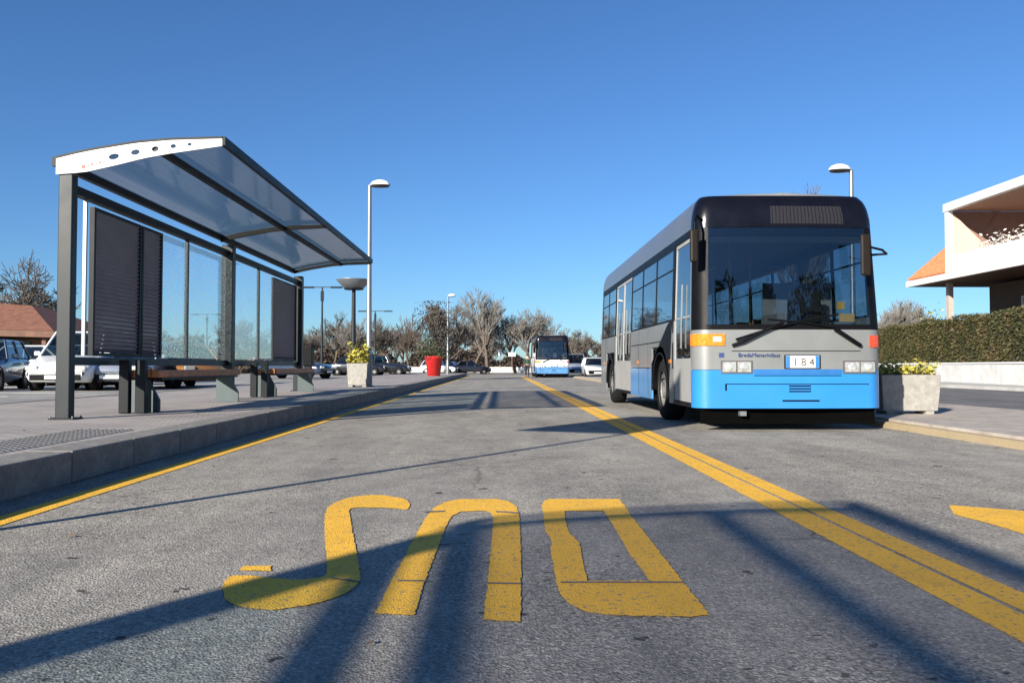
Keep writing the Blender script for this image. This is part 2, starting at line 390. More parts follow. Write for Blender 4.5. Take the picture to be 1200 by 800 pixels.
letter([smooth_poly(q1([(1088, 100), (1070, 132), (1010, 122), (930, 118), (800, 116), (748, 124), (752, 170), (790, 360), (808, 470), (812, 520), (740, 590), (560, 652), (330, 686), (130, 664), (62, 622), (44, 560), (90, 492), (200, 492),
         (330, 508), (480, 516), (600, 504), (630, 480), (618, 330), (610, 160), (640, 102), (750, 60), (900, 44), (1060, 68)]), 1)], 'yellow letter S seen upside down, its lower end thick and rounded')
letter([[(78, 210), (90, 200), (150, 200), (148, 212)]], 'small worn tip of the yellow letter S')
letter([[(386, 309), (474, 312), (500, 235), (520, 180), (552, 100), (562, 86), (580, 77), (636, 75), (650, 80), (655, 92), (650, 150), (645, 200), (633, 322), (716, 327), (718, 200), (714, 86), (706, 64), (688, 53), (660, 48), (575, 49), (545, 55), (520, 68), (500, 92), (460, 165), (420, 240)]], 'yellow letter U seen upside down')
letter([q2([(165, 110), (172, 84), (200, 70), (590, 70), (625, 110), (655, 160), (940, 522), (1095, 712), (980, 722), (560, 712), (400, 690), (320, 650), (262, 592), (244, 520), (228, 420), (212, 345), (222, 312), (212, 285), (186, 250), (176, 190)]),
        q2([(290, 136), (505, 136), (560, 220), (640, 360), (760, 522), (415, 522), (392, 420), (372, 310), (320, 262), (296, 200)])], 'yellow letter B seen upside down, with one opening')
for (u0, v0, u1, v1) in ((290, 228, 352, 236), (438, 233, 506, 234), (640, 239, 718, 240), (808, 237, 1084, 237), (498, 77, 545, 75), (660, 76, 712, 79)):
    a0 = Vector((*zc(u0, v0), .006)); a1 = Vector((*zc(u1, v1), .006)); b0 = Vector((*zc(u0, v0+3.0), .006)); b1 = Vector((*zc(u1, v1+3.0), .006))
    m = MB(); m.add([b0, b1, a1, a0], [(0, 1, 2, 3)]); m.build('joint_line', M['asphalt_dark'], road)
# neighbouring letter at the right edge
def gp(pts): return [Vector((*G(u, v, 0), .004)) for u, v in pts]
P = gp([(1112, 592), (1200, 599), (1330, 612), (1330, 660), (1200, 626), (1160, 614), (1118, 603)])
m = MB(); m.add(P, [tuple(range(len(P)-1, -1, -1))]); o = m.build('painted_letter', M['yellow'], road); o['label'] = 'yellow letter cut off by the right edge, in the next bay'
P = gp([(1330, 610), (1500, 625), (1500, 720), (1420, 700), (1400, 650)]); m = MB(); m.add(P, [tuple(range(len(P)-1, -1, -1))]); m.build('painted_letter', M['yellow'], road)

KZ = .236
platform = struct(MB().box(-8.2, -3.43, -40, 74, -.2, KZ-.004).build('platform', M['paving']))
kerb = struct(MB().box(-3.43, -3.1, -40, 74, -.2, .004).build('kerb', M['kerb']))
kst = MB().box(-.165, .165, .003, .997, 0, .232).build('kerb_stone', M['kerb'], kerb, (-3.265, -8, .004), bevel=.012)
for i in range(1, 82): dup(kst, (-3.265+random.uniform(-.004, .004), -8+i, .004+random.uniform(-.003, .003)), kerb)
# tactile plate with studs, just in front of the shelter
tp = MB().box(-4.10, -3.55, 5.7, 8.0, KZ-.01, KZ+.001).build('tactile_plate', MAT('tactile', (.27, .26, .25), .8, var=.15, scale=8), platform)
sm_ = MB()
for i in range(7):
    for j in range(30):
        sm_.lathe([(.022, KZ+.001), (.018, KZ+.007), (.0001, KZ+.008)], 6, c=(-4.06+i*.078, 5.74+j*.078, 0))
so = sm_.build('tactile_studs', MAT('stud', (.09, .088, .085), .8), tp); so['kind'] = 'stuff'
# car park
cp = struct(MB().box(-60, -8.2, -40, 78, -.3, .16).build('car_park', M['carpark']))
ck = struct(MB().box(-8.35, -8.2, -40, 74, -.1, KZ+.004).build('platform_back_kerb', M['kerb']))
mk = MB()
for i in range(16):
    mk.box(-16, -11.2, -2+i*2.6, -1.88+i*2.6, .155, .164)
mk.build('bay_lines', MAT('white_paint', (.55, .55, .53), .8, dirt=.5), cp)['kind'] = 'stuff'
# right-hand side: raised strip, second carriageway, pavement
isl = struct(MB().box(5.42, 8.7, 3, 60, -.2, .12).build('island', M['pink_paving']))
ik = struct(MB().box(5.3, 5.42, 3, 60, -.2, .085).build('island_kerb', M['yellow_worn']))
struct(MB().box(5.3, 5.6, -45, 3, -.2, .0).build('island_gap', M['asphalt']))
struct(MB().box(5.6, 8.7, -45, 3, -.2, -.004).build('side_road_mouth', M['asphalt']))
struct(MB().box(8.7, 17.5, -45, 130, -.2, .008).build('side_road', M['asphalt_dark']))
struct(MB().box(17.5, 22.5, -45, 75, -.2, .13).build('pavement', MAT('light_pavement', (.42, .41, .38), .85, var=.15, scale=1.5, bmp=.3)))

# ------------------------------------------------------------------ bus shelters
TOP = [(0, 3.29), (.25, 3.352), (.43, 3.39), (.93, 3.475), (1.33, 3.51), (1.93, 3.53)]
BOT = [(0, 3.09), (.33, 3.115), (.7, 3.2), (1.03, 3.285), (1.33, 3.34), (1.93, 3.43)]
def lerp_tab(tab, x):
    for (a, va), (b, vb) in zip(tab[:-1], tab[1:]):
        if x <= b: return va+(vb-va)*(x-a)/(b-a)
    return tab[-1][1]
def curve_plate(name, outer, holes, depth, mat, parent, y):
    cu = bpy.data.curves.new(name, 'CURVE'); cu.dimensions = '2D'; cu.fill_mode = 'BOTH'; cu.extrude = depth/2
    for ring in [outer]+holes:
        sp = cu.splines.new('POLY'); sp.points.add(len(ring)-1); sp.use_cyclic_u = True
        for i, (a, b) in enumerate(ring): sp.points[i].co = (a, b, 0, 1)
    t = bpy.data.objects.new('tmp', cu); C.objects.link(t); bpy.context.view_layer.update()
    me = bpy.data.meshes.new_from_object(t.evaluated_get(bpy.context.evaluated_depsgraph_get())); bpy.data.objects.remove(t)
    me.transform(Matrix.Translation((0, y, 0)) @ Matrix.Rotation(PI/2, 4, 'X'))
    me.materials.clear(); me.materials.append(mat); me.name = name
    o = bpy.data.objects.new(name, me); C.objects.link(o); o.parent = parent; return o
def make_shelter(second=False):
    # local frame: x=0 at the back edge of the roof, y=0 at the near end, z from the road
    t = empty('bus_shelter', 'long grey steel bus shelter with arched glass roof on the left platform', 'bus shelter', (-5.2, 9.6, 0))
    A, A2 = M['anth'], M['anth2']; LN = 10.9; PX0 = .02; XP = .1
    for k, y in enumerate((0, 5.6, LN)):
        p = MB().box(PX0, PX0+(.165 if k == 0 else .21), y-.0, y+(.13 if k == 0 else .19), KZ, 3.10).build('post', A, t, bevel=.012)
        MB().box(-.03, .26, -.05, .24 if k else .18, KZ-.002, KZ+.015).build('base_plate', A2, p).location.y = y if k else 0
        bt = MB()
        for bx in (-.012, .242):
            for by in (-.03, .16): bt.tube((bx, y+by, KZ+.01), (bx, y+by, KZ+.035), .011, n=6)
        bt.build('bolts', M['lamp_pole'], p)['kind'] = 'stuff'
    # white arched end plates with oval openings, dark middle rib
    n = 16; outer = [(1.93*i/n, lerp_tab(TOP, 1.93*i/n)-.012) for i in range(n+1)]+[(1.93*i/n, lerp_tab(BOT, 1.93*i/n)) for i in range(n, -1, -1)]
    def oval(cx, cz, a, b, tilt=.2):
        return [(cx+a*math.cos(q)*math.cos(tilt)-b*math.sin(q)*math.sin(tilt), cz+a*math.cos(q)*math.sin(tilt)+b*math.sin(q)*math.cos(tilt)) for q in [2*PI*i/14 for i in range(14)]]
    holes = [oval(.67, 3.30, .062, .034), oval(.92, 3.352, .052, .032), oval(1.15, 3.392, .042, .030), oval(1.36, 3.425, .034, .024, .1), oval(1.55, 3.447, .026, .018, .05)]
    e = curve_plate('end_plate', outer, holes, .02, M['white_steel'], t, -.012)
    MB().box(.3, .335, -.026, -.022, 3.16, 3.2).build('emblem', M['red_mark'], e)
    for kx in range(5): MB().box(.36+kx*.045, .385+kx*.045, -.026, -.022, 3.185+kx*.011, 3.207+kx*.011).build('emblem', M['red_mark'] if kx % 2 else M['lamp_housing'], e)
    curve_plate('end_rib', [(x, z-(.05 if k > n else 0)) for k, (x, z) in enumerate([(a, b-.03) for a, b in outer[:n+1]]+[(a, lerp_tab(TOP, a)-.07) for a, b in outer[n+1:]])], [], .03, A2, t, LN+.10)
    r = MB()
    for i in range(n):
        x0, x1 = 1.93*i/n, 1.93*(i+1)/n
        a0, a1 = lerp_tab(TOP, x0)-.05, lerp_tab(TOP, x1)-.05; b0, b1 = a0-.09+.03*x0/1.93, a1-.09+.03*x1/1.93
        r.prism_y([(x0, b0), (x1, b1), (x1, a1), (x0, a0)], 5.6, 5.67)
    r.build('rib', A2, t)
    # longitudinal members
    for x, wd, h in ((1.15, .07, .075),):
        z = lerp_tab(TOP, x)-.05; MB().box(x-wd/2, x+wd/2, 0, LN+.13, z-h, z).build('purlin', A2, t)
    z = lerp_tab(TOP, 1.93); MB().box(1.91, 1.965, -.02, LN+.15, z-.09, z+.012).build('edge_beam', A2, t)
    z = 3.29; MB().box(-.05, .02, -.02, LN+.15, z-.10, z+.005).build('edge_beam', A2, t)
    MB().box(.04, .15, .13, 5.6, 2.90, 3.0).build('beam', A2, t); MB().box(.04, .15, 5.79, LN, 2.90, 3.0).build('beam', A2, t)
    # roof cover strips: thin dark edge on top of each end plate
    for y in (-.03, LN+.12):
        s_ = MB()
        for i in range(n):
            x0, x1 = 1.93*i/n, 1.93*(i+1)/n
            s_.prism_y([(x0, lerp_tab(TOP, x0)-.010), (x1, lerp_tab(TOP, x1)-.010), (x1, lerp_tab(TOP, x1)+.012), (x0, lerp_tab(TOP, x0)+.012)], y, y+.055)
        s_.build('cover_strip', A2, t)
    # four curved roof panes
    for (y0, y1) in ((.03, 5.633), (5.637, LN+.1)):
        for (x0, x1) in ((.02, 1.148), (1.152, 1.91)):
            g = MB(); k = 8
            for i in range(k):
                a, b = x0+(x1-x0)*i/k, x0+(x1-x0)*(i+1)/k
                za, zb = lerp_tab(TOP, a)-.03, lerp_tab(TOP, b)-.03
                g.prism_y([(a, za-.008), (b, zb-.008), (b, zb), (a, za)], y0, y1)
            g.build('roof_pane', M['roof_glass'], t)
    # back wall: louvred panels at both ends, dotted glass between, hung above the rail
    zb, zt = .98, 2.84
    def louvre(y0, y1, dens=.056):
        f = MB().box(.06, .12, y0, y0+.05, zb, zt).box(.06, .12, y1-.05, y1, zb, zt).box(.06, .12, y0+.05, y1-.05, zt-.04, zt).box(.06, .12, y0+.05, y1-.05, zb, zb+.04)
        fo = f.build('louvre_frame', A2, t); sl = MB(); z = zb+.05
        while z < zt-.06:
            sl.prism_y([(.068, z), (.076, z-.004), (.112, z+.044), (.104, z+.048)], y0+.05, y1-.05); z += dens
        sl.build('louvre_slats', M['louvre'], fo)['kind'] = 'stuff'
    louvre(.66, 2.02); louvre(2.04, 2.74)
    louvre(*((5.9, 7.6) if second else (LN-2.15, LN-.1)))
    MB().box(.06, .10, .50, .535, zb, zt+.05).build('mullion', M['lamp_pole'], t)
    for y in (3.72, 7.65): MB().box(.07, .12, y, y+.06, zb, 2.9).build('mullion', A, t)
    for y0, y1 in ((2.78, 3.70), (3.80, 5.58))+(((7.73, 9.2), (9.24, LN-.05)) if second else ((5.82, 7.63), (7.73, LN-2.18))):
        MB().box(.088, .098, y0, y1, zb, zt).build('glass_panel', M['frit_glass'], t)
    MB().box(.03, .14, .13, 5.6, .86, .96).build('back_rail', A, t); MB().box(.03, .14, 5.79, LN, .86, .96).build('back_rail', A, t)
    for y in (1.15, 6.75):
        for dx in (.22, .43): MB().box(dx, dx+.13, y, y+.10, KZ, .93).build('upright', A2, t, bevel=.01)
    return t
shelter = make_shelter()
sh2 = make_shelter(True); sh2.location = (-5.2, -13.75, 0)
shelter['label'] = 'long grey steel bus shelter with arched glass roof on the left platform'
sh2['label'] = 'second arched bus shelter behind the camera, only its shadow crosses the BUS lettering'
shelter['group'] = sh2['group'] = 'bus shelters on the platform'
def make_bench(loc):
    t = empty('bench', 'wooden slat bench under the shelter', 'bench', loc, group='benches under the shelter')
    for k in range(4): MB().box(-.02+k*.12, .085+k*.12, 0, 3.4, .70, .795).build('seat_slat', M['wood'], t, bevel=.008)
    for y in (.02, 3.3):
        MB().prism_y([(.06, KZ), (.44, KZ), (.44, .40), (.30, .664), (.06, .664)], y, y+.04).build('leg', M['bench_plate'], t)
    MB().box(-.0, .44, .1, 3.28, .665, .698).build('seat_frame', M['anth2'], t)
    return t
b1 = make_bench((-5.0, 11.0, 0)); b1['label'] = 'nearer wooden slat bench under the shelter, in front of the first bay'
b2 = copy_tree(b1); b2.location = (-5.0, 16.7, 0); b2['label'] = 'farther wooden slat bench under the shelter, beside the last post'
# waste post at the far end of the shelter
t = empty('totem', 'dark upright ticket box standing behind the last shelter post', 'ticket box', (-5.25, 22.4, KZ))
MB().box(-.09, .09, -.1, .1, 0, 1.1).build('pedestal', M['anth2'], t, bevel=.01); MB().box(-.14, .14, -.14, .14, .62, 1.12).build('housing', M['black'], t, bevel=.02)

# ------------------------------------------------------------------ lamps and signs
def street_lamp(loc, H, flip, label):
    t = empty('street_lamp', label, 'street lamp', loc, 0 if flip > 0 else PI, 'tall single-headed street lamps')
    MB().lathe([(.11, 0), (.11, .9), (.085, 1.0), (.055, H)], 16).build('pole', M['lamp_pole'], t)
    MB().lathe([(.17, 0), (.17, .03), (.0001, .035)], 16).build('base_plate', M['lamp_pole'], t)
    MB().tube((0, 0, H-.05), (.22, 0, H+.04), .035).build('arm', M['lamp_pole'], t)
    MB().lathe([(.0001, .17), (.12, .16), (.24, .11), (.31, .03), (.31, .0)], 20, c=(.32, 0, H), sy=.6).build('head', M['lamp_head'], t)
    MB().lathe([(.29, 0), (.27, -.05), (.0001, -.07)], 20, c=(.32, 0, H), sy=.6).build('lens', M['lamp_dark'], t)
    return t
street_lamp((-4.02, 25.0, KZ), 6.15, 1, 'tall pale street lamp on the platform beside the concrete planter')
street_lamp((-4.15, 64.0, KZ), 6.1, 1, 'distant street lamp rising behind the red pot')
street_lamp((9.78, 22.6, .12), 6.2, -1, 'street lamp behind the bus with its head above the roof')
def t_lamp(loc, H, half, label):
    t = empty('parking_lamp', label, 'parking lamp', loc, 0, 'double-armed car park lamps')
    MB().lathe([(.09, 0), (.05, H)], 12).build('pole', M['anth'], t); MB().box(-half, half, -.03, .03, H-.02, H+.04).build('cross_arm', M['anth'], t)
    for s in (-1, 1): MB().box(min(s*half, s*(half-.75)), max(s*half, s*(half-.75)), -.14, .14, H-.05, H+.05).build('head', M['anth2'], t, bevel=.02)
    MB().box(-.09, .09, -.09, .09, H-.9, H-.25).build('junction_box', M['anth2'], t)
t_lamp((-11.7, 53.7, .16), 5.85, 1.3, 'nearer double-armed car park lamp right of the shelter roof')
t_lamp((-11.8, 77, .16), 5.85, 1.6, 'farther double-armed lamp behind the pale street lamp')
t_lamp((-29.3, 82, .16), 5.85, 1.6, 'double-armed lamp seen through the dotted shelter glass')
t = empty('shade_lamp', 'dark lamp post with a wide upturned tray shade beside the shelter roof', 'lamp post', (-7.9, 44, .16))
MB().lathe([(.14, 0), (.10, 4.85)], 12).build('pole', M['anth'], t)
MB().lathe([(.15, 4.82), (.5, 4.84), (.92, 5.3), (.94, 5.33), (.0001, 5.42)], 24).build('shade', M['lamp_pole'], t)
MB().lathe([(.3, 4.80), (.52, 4.80), (.52, 4.84)], 16).build('rim', M['anth2'], t)
m = MB(); rl = random.Random(21)
def lit(r):
    q = r.random()
    if q < .55: return (-3.08+abs(r.gauss(0, .10)), r.uniform(2, 40), .006)
    if q < .75: return (5.28-abs(r.gauss(0, .1)), r.uniform(5, 30), .006)
    if q < .9: return (-3.43-abs(r.gauss(0, .8)), r.uniform(4, 30), KZ+.006)
    return (r.uniform(-3, 5), r.uniform(2, 30), .006)
for _ in range(650):
    x, y, z = lit(rl); a = rl.uniform(0, 6.3); q = rl.uniform(.008, .03); u = Vector((math.cos(a), math.sin(a), rl.uniform(-.2, .3)))*q; v = Vector((-math.sin(a), math.cos(a), rl.uniform(-.1, .3)))*q*.6; p = Vector((x, y, z+q*.25))
    m.add([p-u, p-v, p+u, p+v], [(0, 1, 2, 3)])
o = m.build('leaf_litter', LEAF('dry_leaf', [(.10, .06, .03), (.20, .13, .06), (.3, .22, .12)], 40)); o['kind'] = 'stuff'
# bus-stop flag sign beside the camera; its pole throws the long thin shadow
t = empty('stop_sign_post', 'tall bus stop pole with square sign panel left of the camera, thin shadow on road', 'bus stop sign', (-4.0, 2.36, KZ))
MB().tube((0, 0, 0), (0, 0, 4.75), .038, n=12).build('pole', M['lamp_pole'], t)
d = Vector((-1.4, .57, 0)); a = Vector((0, 0, 3.36)); nn = Vector((.57, 1.4, 0)).normalized()*.02
MB().hexa([a-nn, a+d-nn, a+d+nn, a+nn, a-nn+Vector((0, 0, 1.36)), a+d-nn+Vector((0, 0, 1.36)), a+d+nn+Vector((0, 0, 1.36)), a+nn+Vector((0, 0, 1.36))]).build('panel', M['sign_face'], t)
def small_sign(loc, h, w_, hh, face, pole, label):
    t = empty('road_sign', label, 'road sign', loc)
    MB().tube((0, 0, 0), (0, 0, h), .04, n=8).build('pole', pole, t)
    MB().box(-w_/2, w_/2, -.06, -.04, h-hh, h).build('panel', face, t)
small_sign((1.25, 92, 0), 2.4, .8, .45, M['plate_white'], M['rust'], 'small white road sign on a reddish pole left of the far bus')
small_sign((-.1, 98, 0), 2.9, .35, .8, M['plate_white'], M['lamp_pole'], 'narrow white road sign before the bare trees in the middle distance')

# ------------------------------------------------------------------ planters
def leaf_cloud(m, fn, n, size, rnd):
    for _ in range(n):
        p = fn(rnd); s_ = size*rnd.uniform(.6, 1.3)
        u = Vector((rnd.gauss(0, 1), rnd.gauss(0, 1), rnd.gauss(0, 1))).normalized(); v = u.orthogonal().normalized()
        u = u*s_; v = v*s_*.55; p = Vector(p)
        m.add([p-u, p-v, p+u, p+v], [(0, 1, 2, 3)])
def planter(loc, w_, d_, h_, label, leaf, rz=0, seed=1, lh=.35, n=500, size=.06):
    rnd = random.Random(seed)
    t = empty('planter', label, 'planter', loc, rz, 'concrete planters')
    b = MB(); tw = .06
    b.hexa([(-w_/2+.04, -d_/2+.04, .05), (w_/2-.04, -d_/2+.04, .05), (w_/2-.04, d_/2-.04, .05), (-w_/2+.04, d_/2-.04, .05), (-w_/2, -d_/2, h_), (w_/2, -d_/2, h_), (w_/2, d_/2, h_), (-w_/2, d_/2, h_)])
    b.build('trough', M['concrete'], t, bevel=.012)
    for sx in (-1, 1): MB().box(sx*w_*.33-.06, sx*w_*.33+.06, -d_*.38, d_*.38, 0, .05).build('foot', M['concrete'], t)
    MB().box(-w_/2+tw, w_/2-tw, -d_/2+tw, d_/2-tw, h_+.001, h_+.02).build('soil', M['soil'], t)
    m = MB()
    leaf_cloud(m, lambda r: (r.uniform(-1, 1)*w_*.5, r.uniform(-1, 1)*d_*.5, h_+.01+abs(r.gauss(0, .45))*lh), n, size, rnd)
    m.build('plants', leaf, t)['kind'] = 'stuff'
    return t
planter((-4.28, 24.75, KZ), .62, .62, .70, 'square concrete planter with a yellow-green shrub beside the tall lamp', M['yel_leaf'], lh=.55, n=420, size=.07, seed=3)
p_ = planter((6.24, 12.6, .12), .92, .46, .60, 'concrete planter with yellow flowers beside the right corner of the near bus', M['yel_leaf'], rz=R(0), seed=4, lh=.19, n=650, size=.042)
t = empty('potted_tree', 'big red plant pot on the platform with a bushy bare shrub', 'potted tree', (-4.25, 52, KZ))
MB().lathe([(.0001, 0), (.40, 0), (.56, 1.12), (.60, 1.13), (.61, 1.25), (.55, 1.26), (.53, 1.10), (.0001, 1.09)], 28).build('pot', M['red_pot'], t)

# ------------------------------------------------------------------ trees
def bare_tree(seed, H, spread, trunk_r, levels=5, up=.35, kids=4, m=None, first=.28, tr=None, minr=.012, base=(0, 0, 0)):
    rnd = random.Random(seed); m = m or MB(); tr = tr or MB()
    def grow(p, d, ln, r, lv):
        segs = 3 if lv > 1 else 2; pts = [p]; cur = d.copy()
        for i in range(segs):
            cur = (cur+Vector((rnd.gauss(0, .16), rnd.gauss(0, .16), rnd.gauss(0, .08)+.05*up))).normalized()
            q = pts[-1]+cur*ln/segs; r1 = r*(1-.22*(i+1)/segs*1.3)
            (tr if lv >= levels-1 else m).tube(pts[-1], q, max(minr, r*(1-.22*i/segs*1.3)), max(minr, r1), 6 if lv >= levels-1 else 3, cap=False)
            pts.append(q)
        if lv <= 0: return
        nk = kids+rnd.choice((0, 0, 1))+(2 if lv == levels else 0)
        for k in range(nk):
            t_ = rnd.uniform(.35, 1.0) if lv < levels else rnd.uniform(.45, 1)
            i = min(segs-1, int(t_*segs)); q = pts[i].lerp(pts[i+1], t_*segs-i)
            ax = Vector((rnd.gauss(0, 1), rnd.gauss(0, 1), 0)).normalized()
            nd = (cur*rnd.uniform(.5, .95)+ax*spread*rnd.uniform(.5, 1.1)+Vector((0, 0, up))).normalized()
            grow(q, nd, ln*rnd.uniform(.52, .76), r*rnd.uniform(.38, .55), lv-1)
        grow(pts[-1], (cur+Vector((0, 0, .3))).normalized(), ln*.68, r*.62, lv-1)
    grow(Vector(base), Vector((0, 0, 1)), H*first, trunk_r, levels)
    return tr, m
def norm_h(mbs, H):
    top = max(v[2] for mb in mbs for v in mb.v); k = H/top
    for mb in mbs: mb.v = [(x*k, y*k, z*k) for x, y, z in mb.v]
def make_tree(name, label, loc, seed, H, group=None, twig=None, **kw):
    t = empty(name, label, 'tree', loc, group=group); tr, m = bare_tree(seed, H, kw.pop('spread', .8), kw.pop('trunk_r', H*.018), **kw); norm_h((tr, m), H)
    tr.build('trunk', M['bark'], t); m.build('crown', twig or M['twig'], t); return t
# the shrub in the red pot
tr, m = bare_tree(77, 3.6, .55, .05, levels=5, up=.7, kids=4, minr=.011); norm_h((tr, m), 3.6)
pt = t
tr.build('trunk', M['bark'], pt, (0, 0, 1.05)); m.build('crown', M['twig'], pt, (0, 0, 1.05))
m = MB(); leaf_cloud(m, lambda r: (r.gauss(0, .45), r.gauss(0, .45), 1.15+abs(r.gauss(0, .55))), 500, .09, random.Random(5)); m.build('leaves', M['shrub_leaf'], pt)['kind'] = 'stuff'
m = MB(); leaf_cloud(m, lambda r: (max(-1.2, min(1.2, r.gauss(0, .5))), max(-1.2, min(1.2, r.gauss(0, .5))), 3.0+max(-1.5, min(1.7, r.gauss(0, .8)))), 2600, .065, random.Random(6)); m.build('leaves', M['olive_twig'], pt)['kind'] = 'stuff'

make_tree('bare_tree', 'big bare tree rising over the low tiled building at the left edge', (-36.0, 62, .16), 12, 9.8, spread=1.15, up=.10, kids=3, minr=.02)
mid = [((572-587), 95, 10.3, 'tallest slender bare tree in the middle of the tree line', M['twig_grey'], .45),
       ((523-587), 80, 7.4, 'brown bare tree directly behind the red pot', M['twig'], .75),
       ((556-587), 105, 8.2, 'bare tree just left of the tallest slender one', M['twig'], .7),
       ((604-587), 100, 8.0, 'pale bare tree just right of the tallest slender one', M['twig_grey'], .8),
       ((626-587), 96, 7.6, 'bare tree rising over the walking person', M['twig_grey'], .8),
       ((652-587), 98, 8.1, 'bare tree rising directly behind the far bus', M['twig_grey'], .9),
       ((676-587), 110, 6.2, 'low brown bare tree right of the far bus', M['twig'], .9),
       ((455-587), 100, 7.0, 'bare tree between the pale street lamp and the red pot', M['twig'], .8),
       ((480-587), 112, 6.6, 'brown bare tree over the dark parked cars left of the red pot', M['twig_red'], .8),
       ((392-587), 105, 8.0, 'bare tree between the shelter end and the tray-shaded lamp', M['twig'], .8),
       ((425-587), 98, 7.0, 'bare tree behind the square planter', M['twig_grey'], .8)]
for i, (dx, Y, H, lab, tw, sp) in enumerate(mid):
    make_tree('bare_tree', lab, (dx/960*Y, Y, 0), 30+i, H, twig=tw, spread=sp, up=.3, kids=3, minr=.013)
# copies behind the shelter glass
protos = []
srcs = [o for o in C.objects if o.name.startswith('bare_tree') and o.parent is None and o.location.y > 70]
rr = random.Random(9)
labs = ['bare tree hidden behind the wide dark louvre panel', 'bare tree behind the narrow dark louvre panel', 'bare tree seen through the first dotted glass pane', 'bare tree seen through the glass left of the second shelter post', 'bare tree seen through the glass right of the second shelter post', 'bare tree seen through the last glass pane', 'bare tree behind the far louvre panel of the shelter']
for k, px in enumerate((118, 150, 205, 232, 285, 300, 335)):
    c = copy_tree(srcs[(k*3+1) % len(srcs)]); Y = rr.uniform(85, 115); c.location = ((px-587)/960*Y, Y, .1); c.rotation_euler = (0, 0, rr.uniform(0, 6)); c.scale = (1, 1, rr.uniform(.7, .95))
    c['label'] = labs[k]; c['group'] = 'bare trees beyond the car park'
# far wood, one mass
tr, m = MB(), MB()
for k in range(24):
    Y = rr.uniform(150, 200); px = rr.uniform(340, 720); X = (px-587)/960*Y
    a, b = bare_tree(200+k % 34, 9, .9, .16, levels=4, up=.25, kids=4, minr=.022); Hh = rr.uniform(7, 11.5); norm_h((a, b), Hh)
    for s_ in (a, b): m.add([(x+X, y+Y, z) for x, y, z in s_.v], s_.f)
o = m.build('distant_wood', M['twig']); o['kind'] = 'stuff'
m = MB(); rnd = random.Random(3)
def und(r):
    px = r.uniform(335, 730); Y = r.uniform(118, 150); hmax = 3.0+1.1*math.sin(px*.05)+.8*math.sin(px*.17)
    return ((px-587)/960*Y, Y, r.random()**1.3*hmax+.1)
leaf_cloud(m, und, 26000, .34, rnd); o = m.build('undergrowth', M['scrub']); o['kind'] = 'stuff'
m = MB()
def und2(r):
    px = r.uniform(-60, 345); Y = r.uniform(95, 130)
    return ((px-587)/960*Y, Y, min(1.1, abs(r.gauss(0, .5)))*3.8+.1)
leaf_cloud(m, und2, 16000, .32, rnd); o = m.build('undergrowth', M['scrub']); o['kind'] = 'stuff'
# trees over / right of the bus
make_tree('bare_tree', 'bare tree whose brown top shows above the bus roof beside the street lamp', (19.6, 50, .1), 61, 12.0, spread=.45, up=.5, twig=M['twig_red'], kids=5)
for i, (px, Y, H, tw, lab) in enumerate(((1052, 75, 6.8, M['twig_grey'], 'pale bare tree low beside the right edge of the near bus'), (1078, 88, 8.5, M['twig_grey'], 'bare tree below the tip of the house eave'), (1100, 70, 5.5, M['twig_red'], 'small reddish bare tree under the house eave'))):
    make_tree('bare_tree', lab, ((px-587)/960*Y, Y, 0), 70+i, H, twig=tw, spread=.8)
def leafy(loc, H, rad, seed, label, n=5000):
    rnd = random.Random(seed); t = empty('evergreen_tree', label, 'tree', loc, group='evergreen trees behind the camera')
    MB().lathe([(.3, 0), (.2, H*.4), (.08, H*.8)], 10).build('trunk', M['bark'], t)
    lobes = [(Vector((rnd.gauss(0, .45)*rad, rnd.gauss(0, .45)*rad, H*rnd.uniform(.3, .88))), rad*rnd.uniform(.35, .6)) for _ in range(16)]
    m = MB()
    def fn(r):
        c, q = lobes[r.randrange(16)]; v = Vector((r.gauss(0, 1), r.gauss(0, 1), r.gauss(0, 1))).normalized()*q*r.uniform(.6, 1); return c+v
    leaf_cloud(m, fn, n, .26, rnd); m.build('crown', M['ever_leaf'], t); return t
for i, (x, y, H) in enumerate(((9.5, -26, 13), (15, -31, 15), (21, -27, 14), (27, -33, 16), (33, -28, 14))):
    leafy((x, y, 0), H, 3.6, 90+i, 'dark evergreen tree behind the camera, seen only as a reflection in the bus windscreen', 3600)

# ------------------------------------------------------------------ hedge and wall on the right
def along(t_): return (20.0+2.6*t_, 31.3+18*t_)
t = empty('hedge', 'long clipped brown-green hedge above the low white wall on the right', 'hedge', (20, 31, .13))
ang = math.atan2(18, 2.6)-PI/2
t.rotation_euler = (0, 0, ang)
MB().box(.15, 1.15, -14, 30, .9, 2.78).build('hedge_core', M['hedge_core'], t)
m = MB()
def hf(r):
    y = r.uniform(-14, 30); top = 2.9+.07*math.sin(y*1.3)+.06*math.sin(y*3.1)+.04*math.sin(y*7.7)
    q = r.random()
    if q < .62: return (0.05+abs(r.gauss(0, .07)), y, r.uniform(.85, top))
    if q < .72: return (r.uniform(0, 1.3), -14+r.gauss(0, .08), r.uniform(.85, top))
    return (r.uniform(0, 1.3), y, top+r.gauss(0, .05))
leaf_cloud(m, hf, 42000, .062, random.Random(8)); m.build('leaves', M['hedge_leaf'], t)['kind'] = 'stuff'
t = empty('low_wall', 'low white rendered wall below the hedge on the right', 'wall', (20, 31, .13)); t.rotation_euler = (0, 0, ang)
for i in range(11): MB().box(-.1, .12, -14+i*4, -10.012+i*4, 0, .82).build('wall_panel', M['white_wall'], t)
MB().box(-.14, .16, -14, 30, .823, .89).build('coping', M['house_white'], t)
# white low wall at the far end of the street
t = empty('low_wall', 'low pale wall across the end of the street before the bare trees', 'wall', (0, 112, 0))
for i in range(10): MB().box(-26+i*5, -21.02+i*5, 0, .25, 0, .75).build('wall_panel', M['white_wall'], t)

